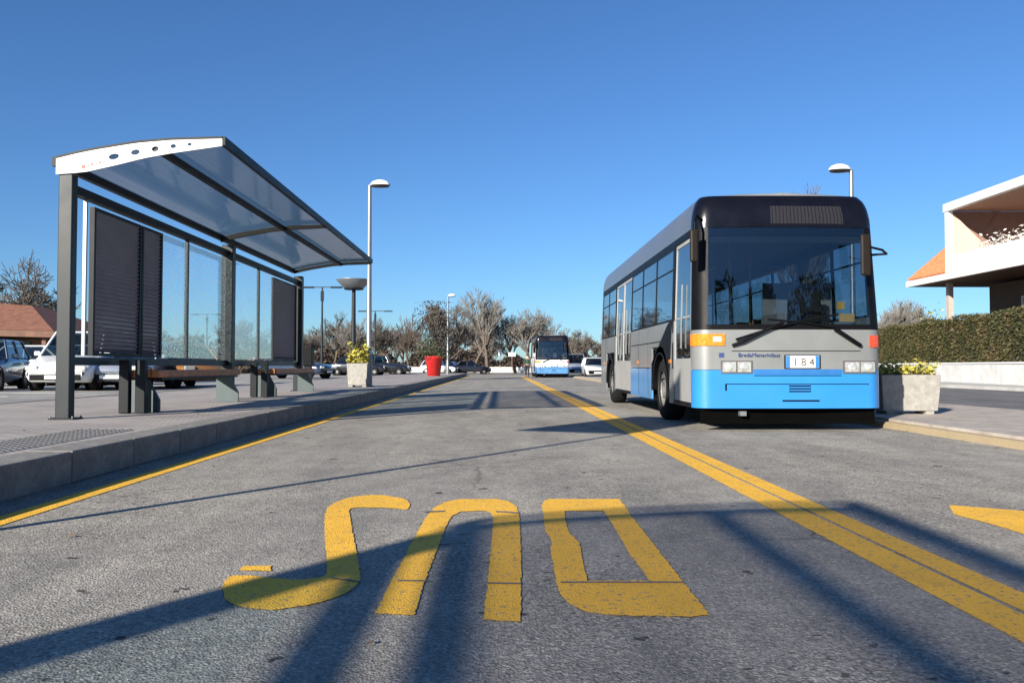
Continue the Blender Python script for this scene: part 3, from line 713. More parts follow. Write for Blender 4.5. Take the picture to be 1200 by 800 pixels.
# ------------------------------------------------------------------ house on the right
t = empty('house', 'white modernist house with balcony and orange tiled roof beyond the hedge', 'house', (22, 40, 0))
HW, HP, HB = M['house_white'], M['house_pink'], M['house_brown']
# local: x 0 = street face, y 0 = far end of the upper storey, -y toward the camera
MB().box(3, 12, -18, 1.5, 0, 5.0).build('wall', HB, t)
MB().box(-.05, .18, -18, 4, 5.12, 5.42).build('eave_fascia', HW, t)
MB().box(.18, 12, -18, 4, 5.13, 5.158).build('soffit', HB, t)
MB().box(.18, 12, -18, 0, 5.16, 5.40).build('floor_slab', HW, t)
MB().box(.02, .2, -18, -.2, 5.43, 6.25).build('parapet', HW, t)
MB().prism_y([(.2, 5.43), (2.7, 5.43), (2.7, 5.9), (.2, 8.4)], -.2, 0).build('end_wall', HP, t)  # sloping edge is cut along the roof's shadow line
MB().box(.21, 12, .02, .14, 5.43, 8.5).build('end_wall_shade', MAT('shade_pink', (.26, .15, .12), .85, var=.1), t)  # darker pink stands in for the roof's shade on the end wall
MB().box(-.06, .2, -.24, .02, 5.425, 8.45).build('corner_pier', HW, t)
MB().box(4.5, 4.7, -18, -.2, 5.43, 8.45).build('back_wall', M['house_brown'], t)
MB().box(-.1, .16, -18.5, .1, 8.46, 8.85).build('roof_fascia', HW, t)
MB().box(.16, 12, -18.5, .1, 8.52, 8.82).build('roof_slab', MAT('soffit_brown', (.34, .2, .14), .8, var=.1), t)
for y in (-5, -10, -15):
    wf = MB().box(4.40, 4.49, y-.9, y+.9, 6.0, 8.0).build('window', HW, t); MB().box(4.36, 4.395, y-.8, y+.8, 6.1, 7.9).build('pane', M['car_glass'], wf)
wf = MB().box(2.90, 2.99, -2.8, -1.2, 2.9, 4.2).build('window', HW, t); MB().box(2.86, 2.895, -2.7, -1.3, 3.0, 4.1).build('pane', M['car_glass'], wf)
MB().box(.95, 1.2, 1.6, 1.85, 0, 5.12).build('column', MAT('column_beige', (.40, .34, .30), .85, var=.1), t)
# hipped tiled roof beyond the upper storey; tile rows are real steps
rf = MB(); nrow = 14
for i in range(nrow):
    a, b = i/nrow, (i+1)/nrow
    def q(f, lift): return (.1+2.6*f, 3.95-2.9*f, 5.43+3.1*f+lift)
    p0, p1 = q(a, .05), q(b, .0)
    rf.add([(p0[0], -.0, p0[2]), p0, p1, (p1[0], -.0, p1[2])], [(0, 1, 2, 3)]); rf.add([p0, (11, p0[1], p0[2]), (11, p1[1], p1[2]), p1], [(0, 1, 2, 3)])
    rf.add([(p0[0], 0, p0[2]), p0, (p0[0], p0[1], p0[2]-.05), (p0[0], 0, p0[2]-.05)], [(3, 2, 1, 0)])
roof = rf.build('tiled_roof', M['tile'], t)
hp = MB()
for i in range(13):
    f = i/13; f1 = f+1/13
    hp.tube((.1+2.6*f, 3.95-2.9*f, 5.50+3.1*f), (.1+2.6*f1, 3.95-2.9*f1, 5.50+3.1*f1), .10, .075, 8)
hp.build('ridge_tiles', M['tile'], roof)
for i in range(25):
    y = 3.8-i*.155; f = (3.95-y)/2.9
    if f < 1.28: f = min(f, 1.0); MB().tube((.06, y, 5.50), (.1+2.6*f, y, 5.49+3.1*f), .055, .045, 6).build('tile_row', M['tile'], roof)
# plants on the balcony
m = MB(); leaf_cloud(m, lambda r: (.25+r.random()*.5, r.uniform(-7.5, -2.2), 6.2+abs(r.gauss(0, .28))), 900, .09, random.Random(12)); m.build('balcony_plants', LEAF('pale_blossom', [(.35, .3, .25), (.6, .55, .5), (.7, .66, .62)], 9), t)['kind'] = 'stuff'
def bush(loc, rx, rz_, seed, leaf, label, n=900, size=.1):
    rnd = random.Random(seed); t = empty('shrub', label, 'shrub', loc)
    m = MB()
    def fn(r):
        v = Vector((r.gauss(0, 1), r.gauss(0, 1), abs(r.gauss(0, 1)))).normalized()*r.uniform(.6, 1)*(1+.2*math.sin(7*r.random())); return (v.x*rx, v.y*rx, v.z*rz_)
    leaf_cloud(m, fn, n, size, rnd); m.build('foliage', leaf, t)['kind'] = 'stuff'; s_ = MB()
    for k in range(5): s_.tube((0, 0, 0), (rnd.gauss(0, .3)*rx, rnd.gauss(0, .3)*rx, rz_*.7), .04, .015, 5)
    s_.build('stems', M['bark'], t)
bush((26.2, 50, .1), 1.7, 3.9, 1, M['shrub_leaf'], 'green shrub above the hedge left of the house column')
bush((24.4, 53, .1), 1.6, 3.7, 2, M['olive_twig'], 'brown shrub above the hedge nearest the bus')
bush((27.8, 52, .1), 1.4, 4.1, 3, M['yel_leaf'], 'yellowish shrub under the tip of the house eave')

# ------------------------------------------------------------------ pavilion on the left
t = empty('pavilion', 'low shop pavilion with orange tiled roof at the left edge', 'building', (-26.5, 46, .16))
MB().hexa([(-12, -1.2, 3.0), (2.2, -1.2, 2.6), (2.2, 9, 2.6), (-12, 9, 3.0), (-10, 3.2, 4.9), (-1.5, 3.2, 4.3), (-1.5, 4.5, 4.3), (-10, 4.5, 4.9)]).build('roof', M['tile_old'], t)
MB().hexa([(-12.1, -1.3, 2.62), (2.3, -1.3, 2.25), (2.3, 9.1, 2.25), (-12.1, 9.1, 2.62), (-12.1, -1.3, 2.98), (2.3, -1.3, 2.58), (2.3, 9.1, 2.58), (-12.1, 9.1, 2.98)]).build('eave_band', M['shop_wood'], t)
MB().box(-11, .8, 1.2, 8, 0, 2.24).build('wall', M['shop_wood'], t)
MB().box(-10.6, -.4, 1.1, 1.19, 1.45, 2.1).build('sign_band', M['shop_green'], t)
for i in range(5):
    wf = MB().box(-10.6+i*2.1, -8.7+i*2.1, 1.12, 1.195, .1, 1.4).build('window', M['lamp_pole'], t); MB().box(-10.5+i*2.1, -8.8+i*2.1, 1.08, 1.115, .15, 1.33).build('pane', M['car_glass'], wf)
for x in (-9, -4, 1.4): MB().box(x, x+.22, -.9, -.68, 0, 2.25).build('column', M['shop_wood'], t)

# ------------------------------------------------------------------ the buses
class Bus:
    Lb = 10.3; xf = 1.03; rc = .22; yb = .05; rr = .16
    @classmethod
    def O(c, s):
        sg = 1 if s >= 0 else -1; s = abs(s)
        if s <= c.xf: return (sg*s, c.yb*(s/c.xf)**2)
        s -= c.xf; arc = c.rc*PI/2
        if s <= arc: q = s/c.rc; return (sg*(c.xf+c.rc*math.sin(q)), c.yb+c.rc*(1-math.cos(q)))
        s -= arc; side = c.Lb-c.rr-(c.yb+c.rc)
        if s <= side: return (sg*1.25, c.yb+c.rc+s)
        s -= side; arc = c.rr*PI/2
        if s <= arc: q = s/c.rr; return (sg*(1.25-c.rr+c.rr*math.cos(q)), c.Lb-c.rr+c.rr*math.sin(q))
        s -= arc; return (sg*(1.25-c.rr-s), c.Lb)
    @classmethod
    def sy(c, y, sg): return sg*(c.xf+c.rc*PI/2+(y-c.yb-c.rc))
    @classmethod
    def send(c): return c.xf+c.rc*PI/2+(c.Lb-c.rr-c.yb-c.rc)+c.rr*PI/2+1.25-c.rr
    @staticmethod
    def prof(z):
        if z < 1.3: return 1.25, 0.0
        if z < 2.7: t = (z-1.3)/1.4; return 1.25-.045*t, .13*t
        u = min(.985, (z-2.7)/.465); e = 1-math.sqrt(1-u*u); return 1.205-.17*e, .13+.19*e
    @classmethod
    def P(c, s, z, off=0):
        def raw(s, z):
            x, y = c.O(s); w_, f = c.prof(z); fy = max(0, 1-y/.9)
            rear = max(0, 1-(c.Lb-y)/.9)
            return Vector((x*w_/1.25, y+f*fy-f*rear*.7, z))
        p = raw(s, z)
        if off:
            e = .012; zz = min(z, 3.13)
            ds = raw(s+e, zz)-raw(s-e, zz); dz = raw(s, zz+.004)-raw(s, zz-.004)
            n = ds.cross(dz); n.normalize(); p = p+n*off
        return p
def patch(m, s0, s1, z0, z1, off=0, th=.03, ds=.06, dz=.12):
    P = Bus.P; ns = max(1, int(abs(s1-s0)/ds)); nz = max(1, int((z1-z0)/dz))
    # long straight sides need few columns
    if s0*s1 > 0 and abs(s0) > 1.4 and abs(s1) > 1.4 and max(abs(s0), abs(s1)) < 11.2: ns = max(1, int(abs(s1-s0)/.8))
    if s1 < s0: s0, s1 = s1, s0
    o = [[P(s0+(s1-s0)*i/ns, z0+(z1-z0)*j/nz, off) for i in range(ns+1)] for j in range(nz+1)]
    q = [[P(s0+(s1-s0)*i/ns, z0+(z1-z0)*j/nz, off-th) for i in range(ns+1)] for j in range(nz+1)]
    W = ns+1; vs = [p for r_ in o for p in r_]; n0 = len(vs)
    vs += [p for r_ in q for p in r_]; f = []
    for j in range(nz):
        for i in range(ns):
            a = j*W+i; f.append((a, a+1, a+W+1, a+W)); f.append((n0+a, n0+a+W, n0+a+W+1, n0+a+1))
    m.add(vs, f, True)
    e = []
    for i in range(ns): e.append((i, n0+i, n0+i+1, i+1)); a = nz*W+i; e.append((a, a+1, n0+a+1, n0+a))
    for j in range(nz): a = j*W; e.append((a, a+W, n0+a+W, n0+a)); a = j*W+ns; e.append((a, n0+a, n0+a+W, a+W))
    m.add(vs, e)
    return m
def front_x(px): return (px-928)/90.4
def wheel_parts(root, x, y, r, wd, sg, name='wheel'):
    w_ = MB().lathe([(r*.58, -wd/2), (r*.93, -wd/2), (r, -wd/2+.05), (r, wd/2-.05), (r*.93, wd/2), (r*.58, wd/2), (r*.58, -wd/2)], 28, axis='x').build(name, M['tyre'], root, (x, y, r))
    MB().lathe([(.0001, sg*(wd/2-.14)), (r*.18, sg*(wd/2-.14)), (r*.22, sg*(wd/2-.02)), (r*.3, sg*(wd/2-.02)), (r*.34, sg*(wd/2-.12)), (r*.5, sg*(wd/2-.10)), (r*.6, sg*(wd/2-.01)), (r*.6, sg*(wd/2+.005))], 24, axis='x').build('rim', M['rim'], w_)
    nuts = MB()
    for k in range(8):
        a = k*PI/4; nuts.tube((sg*(wd/2-.12), math.cos(a)*r*.41, math.sin(a)*r*.41), (sg*(wd/2-.06), math.cos(a)*r*.41, math.sin(a)*r*.41), .016, n=6)
    nuts.build('wheel_nuts', M['rim'], w_)
    return w_
def text_mesh(txt, size, mat, parent, loc, rot, name='lettering', ext=.002, bold=0):
    cu = bpy.data.curves.new('t', 'FONT'); cu.body = txt; cu.size = size; cu.extrude = ext; cu.offset = bold
    tmp = bpy.data.objects.new('tmp', cu); C.objects.link(tmp); bpy.context.view_layer.update()
    me = bpy.data.meshes.new_from_object(tmp.evaluated_get(bpy.context.evaluated_depsgraph_get())); bpy.data.objects.remove(tmp)
    me.materials.clear(); me.materials.append(mat); o = bpy.data.objects.new(name, me); C.objects.link(o)
    o.parent = parent; o.location = loc; o.rotation_euler = rot; return o
def make_bus(loc, label, main=True):
    t = empty('city_bus', label, 'bus', loc, group='blue and grey city buses')
    sy = Bus.sy; END = Bus.send(); K = M['black']; SV = M['sil'] if main else M['buswhite']
    ZW0, ZW1 = 1.52, 2.62                       # side windows
    ARCH = [(1.72, 3.18), (7.72, 9.12)]          # wheel openings
    DR = [(.32, 1.40), (5.42, 7.55)]             # doors on the -x side
    # ---- lower body
    lo = MB(); up = MB(); bl = MB(); bs = MB()
    SC = sy(.34, 1)
    patch(bl, -sy(.30, 1), sy(.34, 1), .30, .80, .0, .03, ds=.03, dz=.1).build('front_bumper', M['blue'] if main else M['blue2'], t)
    g = MB(); patch(g, -sy(.30, 1), sy(.34, 1), .805, 1.33, .0, .03, ds=.03, dz=.08); g.build('front_panel', SV, t)
    for sg in (-1, 1):
        spans = []; y = .36
        cuts = sorted(ARCH+(DR if sg < 0 else []))
        for a, b in cuts:
            if a-y > .05: spans.append((y, a))
            y = b
        spans.append((y, 10.0))
        for a, b in spans:
            col = M['blue2'] if (sg > 0 and a < 7) or (a > 3 and a < 5.4) else M['sil']
            m = MB(); patch(m, sy(a+.004, sg), sy(b-.004, sg), .30, .815, .0, .03); m.build('skirt_panel', col if main else M['blue2'], t)
        # middle band, kept above the arches
        m = MB(); y = .36
        for a, b in (DR if sg < 0 else []):
            patch(m, sy(y, sg), sy(a, sg), .82, ZW0, 0, .03) if a-y > .05 else None; y = b
        segs = [(y0, y1) for y0, y1 in ([(.345, .32)] if 0 else [])]
        y = .36; sp2 = []
        for a, b in (DR if sg < 0 else []):
            if a-y > .05: sp2.append((y, a))
            y = b
        sp2.append((y, 10.0))
        for a, b in sp2:
            q = [a]+[v for ar in ARCH for v in ar if a < v < b]+[b]
            m = MB()
            for u, v in zip(q[:-1], q[1:]):
                inarch = any(abs(u-ar[0]) < .01 and abs(v-ar[1]) < .01 for ar in ARCH)
                patch(m, sy(u, sg), sy(v, sg), 1.16 if inarch else .82, ZW0-.002, 0, .03)
            m.build('side_panel', SV, t)
        if sg < 0:      # black slanted infill between the front door and the wheel arch
            arc = [(2.45+.70*math.cos(q), .46+.62*math.sin(q)) for q in [PI*k/10 for k in range(11)]]
            pts = [(3.17, .46), (3.17, .90), (1.74, ZW0-.004), (1.505, ZW0-.004), (1.505, .46)]+arc[::-1]
            a_ = [MB(), 0][0]; n = len(arc)
            top = [(3.15+(1.51-3.15)*k/10, min(ZW0-.004, .90+(ZW0-.904)*min(1, (3.15-(3.15+(1.51-3.15)*k/10))/1.41))) for k in range(11)]
            for k in range(10): a_.prism_x([arc[k], top[k], top[k+1], arc[k+1]], -1.256, -1.22)
            a_.build('arch_infill', K, t)
        # rounded arch trims
        for a, b in ARCH:
            c_ = (a+b)/2; m = MB(); R_ = (b-a)/2+.005; xx = 1.25*sg
            for i in range(14):
                q0, q1 = PI*i/14, PI*(i+1)/14
                def cp_(q, r_): return (c_+math.cos(q)*r_, min(1.16, .46+math.sin(q)*r_))
                (y0, z0), (y1, z1) = cp_(q0, R_), cp_(q1, R_); (y2, z2), (y3, z3) = cp_(q1, R_*.80), cp_(q0, R_*.80)
                xi = sorted((xx-.10*sg, xx+.006*sg))
                m.prism_x([(y0, z0), (y1, z1), (y2, z2), (y3, z3)], xi[0], xi[1])
            m.build('wheel_arch', K, t)
            MB().box(*sorted((sg*.78, sg*.80)), a, b, .35, 1.2).box(*sorted((sg*.8, sg*1.22)), a, b, 1.12, 1.15).build('arch_liner', K, t)
        # cant rail, roof coving
        m = MB(); patch(m, sy(.36, sg), sy(10.0, sg), ZW1+.002, 2.715, 0, .03); m.build('cant_rail', K, t)
        m = MB(); patch(m, sy(.36, sg), sy(10.0, sg), 2.718, 3.145, 0, .03, dz=.06); m.build('roof_coving', M['coving'], t)
    m = MB(); patch(m, -sy(.355, 1), sy(.355, 1), 2.70, 3.145, .002, .03, dz=.06); m.build('front_header', M['black_gloss'], t)
    # destination display
    dsp = MB(); patch(dsp, front_x(908), front_x(1000), 2.745, 2.985, .008, .005, dz=.05); d_ = dsp.build('destination_display', M['display'], t)
    m = MB()
    for i in range(20):
        xx = front_x(908)+(i+.5)*(front_x(1000)-front_x(908))/20; patch(m, xx-.004, xx+.004, 2.75, 2.98, .0095, .001, dz=.05)
    m.build('display_ribs', K, d_)['kind'] = 'stuff'
    # windscreen with black surround
    m = MB(); patch(m, -1.10, 1.12, 1.345, 2.695, -.004, .006, dz=.1); m.build('windscreen', M['windscreen'], t)
    m = MB()
    patch(m, -sy(.272, 1), 1.18, 1.333, 1.40, .003, .03); patch(m, -1.16, 1.18, 2.60, 2.70, -.012, .02)
    patch(m, 1.09, sy(.34, 1), 1.333, 2.70, .0035, .03, dz=.1); patch(m, -sy(.272, 1), -1.075, 1.40, 2.70, .003, .03, dz=.1); patch(m, .0, .022, 1.40, 2.60, .002, .012) if not main else None
    m.build('windscreen_frame', K, t)
    m = MB(); patch(m, -sy(.345, 1), -sy(.275, 1), 1.335, 2.70, .0, .03, dz=.1); m.build('corner_pillar', M['sil'], t)
    # roof
    m = MB(); N = 60; row = []
    for i in range(N+1):
        s_ = END*i/N
        if i in (0, N): s_ = min(max(s_, .001), END-.001)
        a = Bus.P(-s_, 3.145); b = Bus.P(s_, 3.145); row.append([a, a.lerp(b, .25)+Vector((0, 0, .03)), a.lerp(b, .5)+Vector((0, 0, .04)), a.lerp(b, .75)+Vector((0, 0, .03)), b])
    vs = [p for r_ in row for p in r_]; m.add(vs, [(5*i+j, 5*i+j+1, 5*i+j+6, 5*i+j+5) for i in range(N) for j in range(4)], True); m.build('roof', M['sil'], t)
    for y in (3.0, 6.8): MB().box(-.4, .4, y, y+.8, 3.165, 3.25).build('roof_hatch', M['lightgrey'], t, bevel=.03)
    # rear end
    S0 = sy(10.0, 1)
    for s_a, s_b in ((S0, END),):
        m = MB(); patch(m, s_a, s_b, .30, 1.6, 0, .03); patch(m, -s_b, -s_a, .30, 1.6, 0, .03); patch(m, s_a, s_b, 2.5, 3.145, 0, .03, dz=.06); patch(m, -s_b, -s_a, 2.5, 3.145, 0, .03, dz=.06)
        patch(m, s_a, s_a+.45, 1.6, 2.5, 0, .03); patch(m, -s_a-.45, -s_a, 1.6, 2.5, 0, .03); m.build('rear_panel', M['sil'], t)
        m = MB(); patch(m, s_a+.45, s_b, 1.6, 2.5, -.004, .006); patch(m, -s_b, -s_a-.45, 1.6, 2.5, -.004, .006); m.build('rear_window', M['side_glass'], t)
    # ---- side windows and pillars
    for sg in (-1, 1):
        edges = [1.52, 2.85, 4.15, 5.38] if sg < 0 else [.42, 1.6, 2.95, 4.3, 5.65, 7.0, 8.35]
        edges2 = [7.62, 8.8, 9.95] if sg < 0 else [8.35, 9.95]
        for E in (edges, edges2):
            for a, b in zip(E[:-1], E[1:]):
                m = MB(); patch(m, sy(a+.03, sg), sy(b-.03, sg), ZW0+.03, ZW1-.03, -.006, .006, dz=.3); wn = m.build('side_window', M['side_glass'], t)
                m = MB(); patch(m, sy(a+.03, sg), sy(b-.03, sg), 2.28, 2.305, -.002, .012, dz=.3); m.build('sliding_bar', K, wn)
            m = MB()
            for v in E: patch(m, sy(max(v-.032, .36), sg), sy(v+.032, sg), ZW0, ZW1, 0, .03, dz=.3)
            patch(m, sy(E[0], sg), sy(E[-1], sg), ZW0, ZW0+.03, .002, .03); patch(m, sy(E[0], sg), sy(E[-1], sg), ZW1-.03, ZW1, .002, .03)
            m.build('window_frame', K, t)
    m = MB(); patch(m, sy(1.405, -1), sy(1.50, -1), .82, ZW1, .001, .03, dz=.3); m.build('door_pillar', K, t)
    # ---- doors
    for di, (a, b) in enumerate(DR):
        nl = 2 if di else 1
        for k in range(nl):
            u, v = a+(b-a)*k/nl+.012, a+(b-a)*(k+1)/nl-.012
            m = MB(); patch(m, sy(u, -1), sy(v, -1), .36, .96, -.012, .03, dz=.3)
            patch(m, sy(u, -1), sy(u+.035, -1), .96, 2.61, -.012, .03, dz=.3); patch(m, sy(v-.035, -1), sy(v, -1), .96, 2.61, -.012, .03, dz=.3); patch(m, sy(u+.035, -1), sy(v-.035, -1), 2.56, 2.61, -.012, .03)
            patch(m, sy(u+.035, -1), sy(v-.035, -1), 1.52, 1.545, -.012, .03)
            dl = m.build('door_leaf', M['lightgrey'], t)
            m = MB(); patch(m, sy(u+.035, -1), sy(v-.035, -1), .965, 2.555, -.022, .006, dz=.3); m.build('door_glass', M['side_glass'], dl)
            m = MB(); patch(m, sy((u+v)/2-.015, -1), sy((u+v)/2+.015, -1), 1.1, 2.0, .02, .02, dz=.3); m.build('handrail', M['lamp_pole'], dl)
        m = MB(); patch(m, sy(a-.0, -1), sy(b, -1), .30, .345, .01, .06); m.build('door_step', K, t)
    # ---- front details
    fx = front_x
    def fpatch(name, mat, px0, px1, z0, z1, off=.01, th=.02, parent=t, ds=.05):
        m = MB(); patch(m, fx(px0), fx(px1), z0, z1, off, th, ds=ds, dz=.05); return m.build(name, mat, parent)
    for a, b, flip in ((845, 882, 0), (990, 1031, 1)):
        hs = fpatch('headlight', M['lamp_housing'], a, b, .755, .925, .012, .03)
        for c0, c1 in ((a+2, (a+b)/2-1), ((a+b)/2+1, b-2)):
            ln = fpatch('lens', M['lens_glass'], c0, c1, .775, .905, .022, .012, hs)
            p = Bus.P((fx(c0)+fx(c1))/2, .84, .024)
            MB().lathe([(.0001, -.010), (.028, -.009), (.05, -.004), (.056, .0)], 16, axis='y', c=p).build('reflector', M['lamp_lens'], ln)
    # indicators wrap the corners
    m = MB(); patch(m, -sy(.30, 1)+.02, fx(850), 1.12, 1.275, .014, .03, ds=.04); ind = m.build('indicator', M['orange_lens'], t); ind['label'] = 'large orange indicator'
    m = MB(); patch(m, fx(836), fx(846), 1.17, 1.24, .018, .01, ds=.04); m.build('lens_spot', M['lamp_lens'], ind)
    m = MB(); patch(m, fx(1023), sy(.30, 1), 1.10, 1.255, .014, .03, ds=.04); ind = m.build('indicator', M['red_lens'], t); ind['label'] = 'reddish orange indicator'
    # number plate
    fpatch('plate_frame', K, 919.5, 962.5, .818, .997, .012, .012)
    np_ = fpatch('number_plate', M['plate_white'], 921, 961, .83, .985, .016, .012)
    fpatch('plate_band', M['plate_blue'], 921, 926, .832, .983, .0175, .002, np_); fpatch('plate_band', M['plate_blue'], 956, 961, .832, .983, .0175, .002, np_)
    text_mesh('1 8 4', .14, M['ink_brown'], np_, (fx(926)+.03, -.022, .858), (PI/2, 0, 0))
    # maker's lettering, groove lines, seams
    text_mesh('BredaMenarinibus', .075, M['ink'], t, (fx(865), .008, .972), (PI/2, 0, -R(2.3)))
    fpatch('seam', K, 858, 1012, 1.045, 1.055, .002, .004)
    fpatch('grille_strip', MAT('dull_blue', (.02, .13, .36), .5), 884, 988, .745, .81, .008, .01)
    fpatch('seam', K, 884, 988, .722, .732, .003, .004)
    fpatch('seam', K, 850, 1022, .612, .622, .003, .004); fpatch('seam', K, 850, 852, .53, .62, .003, .004)
    for k in range(3): fpatch('slot', K, 925, 951, .548-.035*k+.035, .565-.035*k+.035, .004, .005)
    fpatch('slot', K, 917, 961, .39, .41, .006, .008)
    fpatch('emblem', M['ink'], 843, 849, .965, 1.025, .006, .004); 
    MB().box(-1.16, 1.16, .16, .20, .09, .30).build('under_tray', MAT('underbody_shade', (.003, .003, .003), .95, spec=0), t); MB().box(-.66, -.58, .05, .15, .2, .26).build('tow_eye', M['lamp_pole'], t)  # full-width tray, matte black to stand in for the shade under the bumper
    MB().box(-1.0, 1.0, .5, 10.0, .25, .34).build('chassis', K, t)
    # wipers
    def fp(px, z, off=.03): return Bus.P(fx(px), z, off)
    w1 = MB().path([fp(858, 1.12), fp(870, 1.17, .05), fp(905, 1.36, .06), fp(918, 1.42, .05)], .022, 6).build('wiper', K, t)
    MB().path([fp(862, 1.20, .045), fp(900, 1.33, .055), fp(950, 1.46, .03), fp(985, 1.53, .03)], .014, 6).build('blade', K, w1)
    w2 = MB().path([fp(1011, 1.12), fp(1000, 1.19, .05), fp(978, 1.34, .06)], .026, 6).build('wiper', K, t)
    MB().path([fp(978, 1.36, .04), fp(940, 1.42, .03), fp(900, 1.46, .03)], .014, 6).build('blade', K, w2)
    # mirrors
    mr = MB().path([Bus.P(-1.16, 2.80, 0), Bus.P(-1.18, 2.82, .16), (-1.27, -.06, 2.74), (-1.27, -.06, 2.62)], .018, 8).build('mirror_arm', K, t)
    MB().box(-1.335, -1.22, -.08, -.02, 2.20, 2.64).build('mirror', MAT('mirror_shell', (.014, .011, .009), .5, spec=.15), mr, bevel=.03)
    mr = MB().path([Bus.P(1.22, 2.34, 0), (1.32, .10, 2.34), (1.16, -.12, 2.36), (.96, -.15, 2.40)], .016, 8).build('mirror_arm', K, t)
    MB().box(.86, .99, -.18, -.13, 2.02, 2.56).build('mirror', MAT('mirror_back', (.016, .012, .009), .45, spec=.15), mr, bevel=.03)
    # wheels
    for y in (2.45, 8.42):
        for sg in (-1, 1): wheel_parts(t, sg*1.06, y, .485, .30, sg)
    for sg in (-1, 1):
        for y in ((1.6, 4.5, 9.4) if sg < 0 else (1.4, 4.6, 7.0, 9.5)):
            m = MB(); patch(m, sy(y, sg), sy(y+.11, sg), .90, .95, .012, .02); m.build('side_marker', M['orange_lens'], t)
        for y in ((3.5, 4.45, 7.66, 9.2) if sg < 0 else (1.6, 3.6, 5.2, 6.6, 9.3)):
            m = MB(); patch(m, sy(y, sg), sy(y+.008, sg), .34 if 3.3 < y < 7.6 else .86, 1.50, .003, .006, dz=.3); m.build('seam', K, t)
        m = MB(); patch(m, sy(1.75, sg), sy(5.3 if sg < 0 else 9.9, sg), 1.235, 1.25, .004, .01); m.build('rubbing_strip', K, t)
        m = MB(); patch(m, sy(3.3, sg), sy(5.35 if sg < 0 else 7.6, sg), .816, .828, .006, .01); m.build('rubbing_strip', K, t)
    # interior
    MB().box(-1.18, 1.18, .25, 10.1, .60, .66).build('floor', M['dark_int'], t)
    MB().box(-1.1, 1.1, .5, 10.0, 2.74, 2.78).build('ceiling', M['ceil_int'], t)
    MB().hexa([(-1.02, .30, .9), (1.02, .30, .9), (1.12, .75, .9), (-1.12, .75, .9), (-1.0, .30, 1.36), (1.0, .30, 1.36), (1.10, .66, 1.30), (-1.10, .66, 1.30)]).build('dashboard', M['dark_int'], t)
    sw = MB(); 
    for i in range(20):
        a, b = 2*PI*i/20, 2*PI*(i+1)/20
        f_ = lambda q: (.62+.23*math.cos(q), .72+.14*math.sin(q), 1.42+.19*math.sin(q))
        sw.tube(f_(a), f_(b), .016, n=6, cap=False)
    sw.tube((.62, .72, 1.42), (.62, .5, 1.2), .03); sw.tube((.40, .72, 1.42), (.84, .72, 1.42), .014)
    sw.build('steering_wheel', K, t)
    MB().box(.38, .86, 1.15, 1.25, 1.0, 1.95).box(.38, .86, .95, 1.25, .95, 1.05).build('driver_seat', M['dark_int'], t, bevel=.03)
    MB().box(.12, .15, .9, 1.6, .66, 1.6).box(.15, 1.18, 1.6, 1.63, .66, 2.1).build('partition', M['grey_int'], t)
    s0 = MB().box(-.21, .21, 0, .42, .40, .45).box(-.21, .21, .38, .43, .45, .95).box(-.04, .04, .15, .3, 0, .40).build('seat', M['seat_red'], t, (.95, 2.2, .66), bevel=.02)
    for k, (x, y) in enumerate([(.5, 2.2), (.95, 3.1), (.5, 3.1), (.95, 4.0), (.95, 5.0), (-.95, 3.3), (-.95, 4.1), (-.5, 4.1), (.95, 8.0), (.5, 8.0), (-.95, 8.0), (-.5, 8.0), (.95, 8.9), (-.95, 8.9)]): dup(s0, (x, y, .66), t)
    po = MB()
    for x, y in ((-.35, 1.6), (.35, 2.9), (-.6, 2.6), (-.35, 5.3), (.35, 5.3), (-.35, 7.6), (.35, 7.6)): po.tube((x, y, .66), (x, y, 2.74), .018, n=6)
    for x in (-.55, .55): po.tube((x, 1.7, 2.35), (x, 9.5, 2.35), .018, n=6)
    po.build('handrails', M['yellow_pole'], t)
    MB().box(.78, .98, .33, .36, 1.45, 1.56).box(.75, .85, .33, .36, 1.62, 1.72).build('permit_sticker', M['yellow_pole'], t)
    # sun blind and side-window dark partition
    m = MB(); patch(m, -1.05, 1.05, 2.50, 2.68, -.05, .01, dz=.2); m.build('sun_blind', M['dark_int'], t)
    return t
bus = make_bus((3.80, 10.67, 0), 'large grey city bus with blue bumper and black windscreen surround parked facing the camera')
bus2 = make_bus((3.85, 61, 0), 'far city bus with white front over pale blue, parked down the street', main=False)

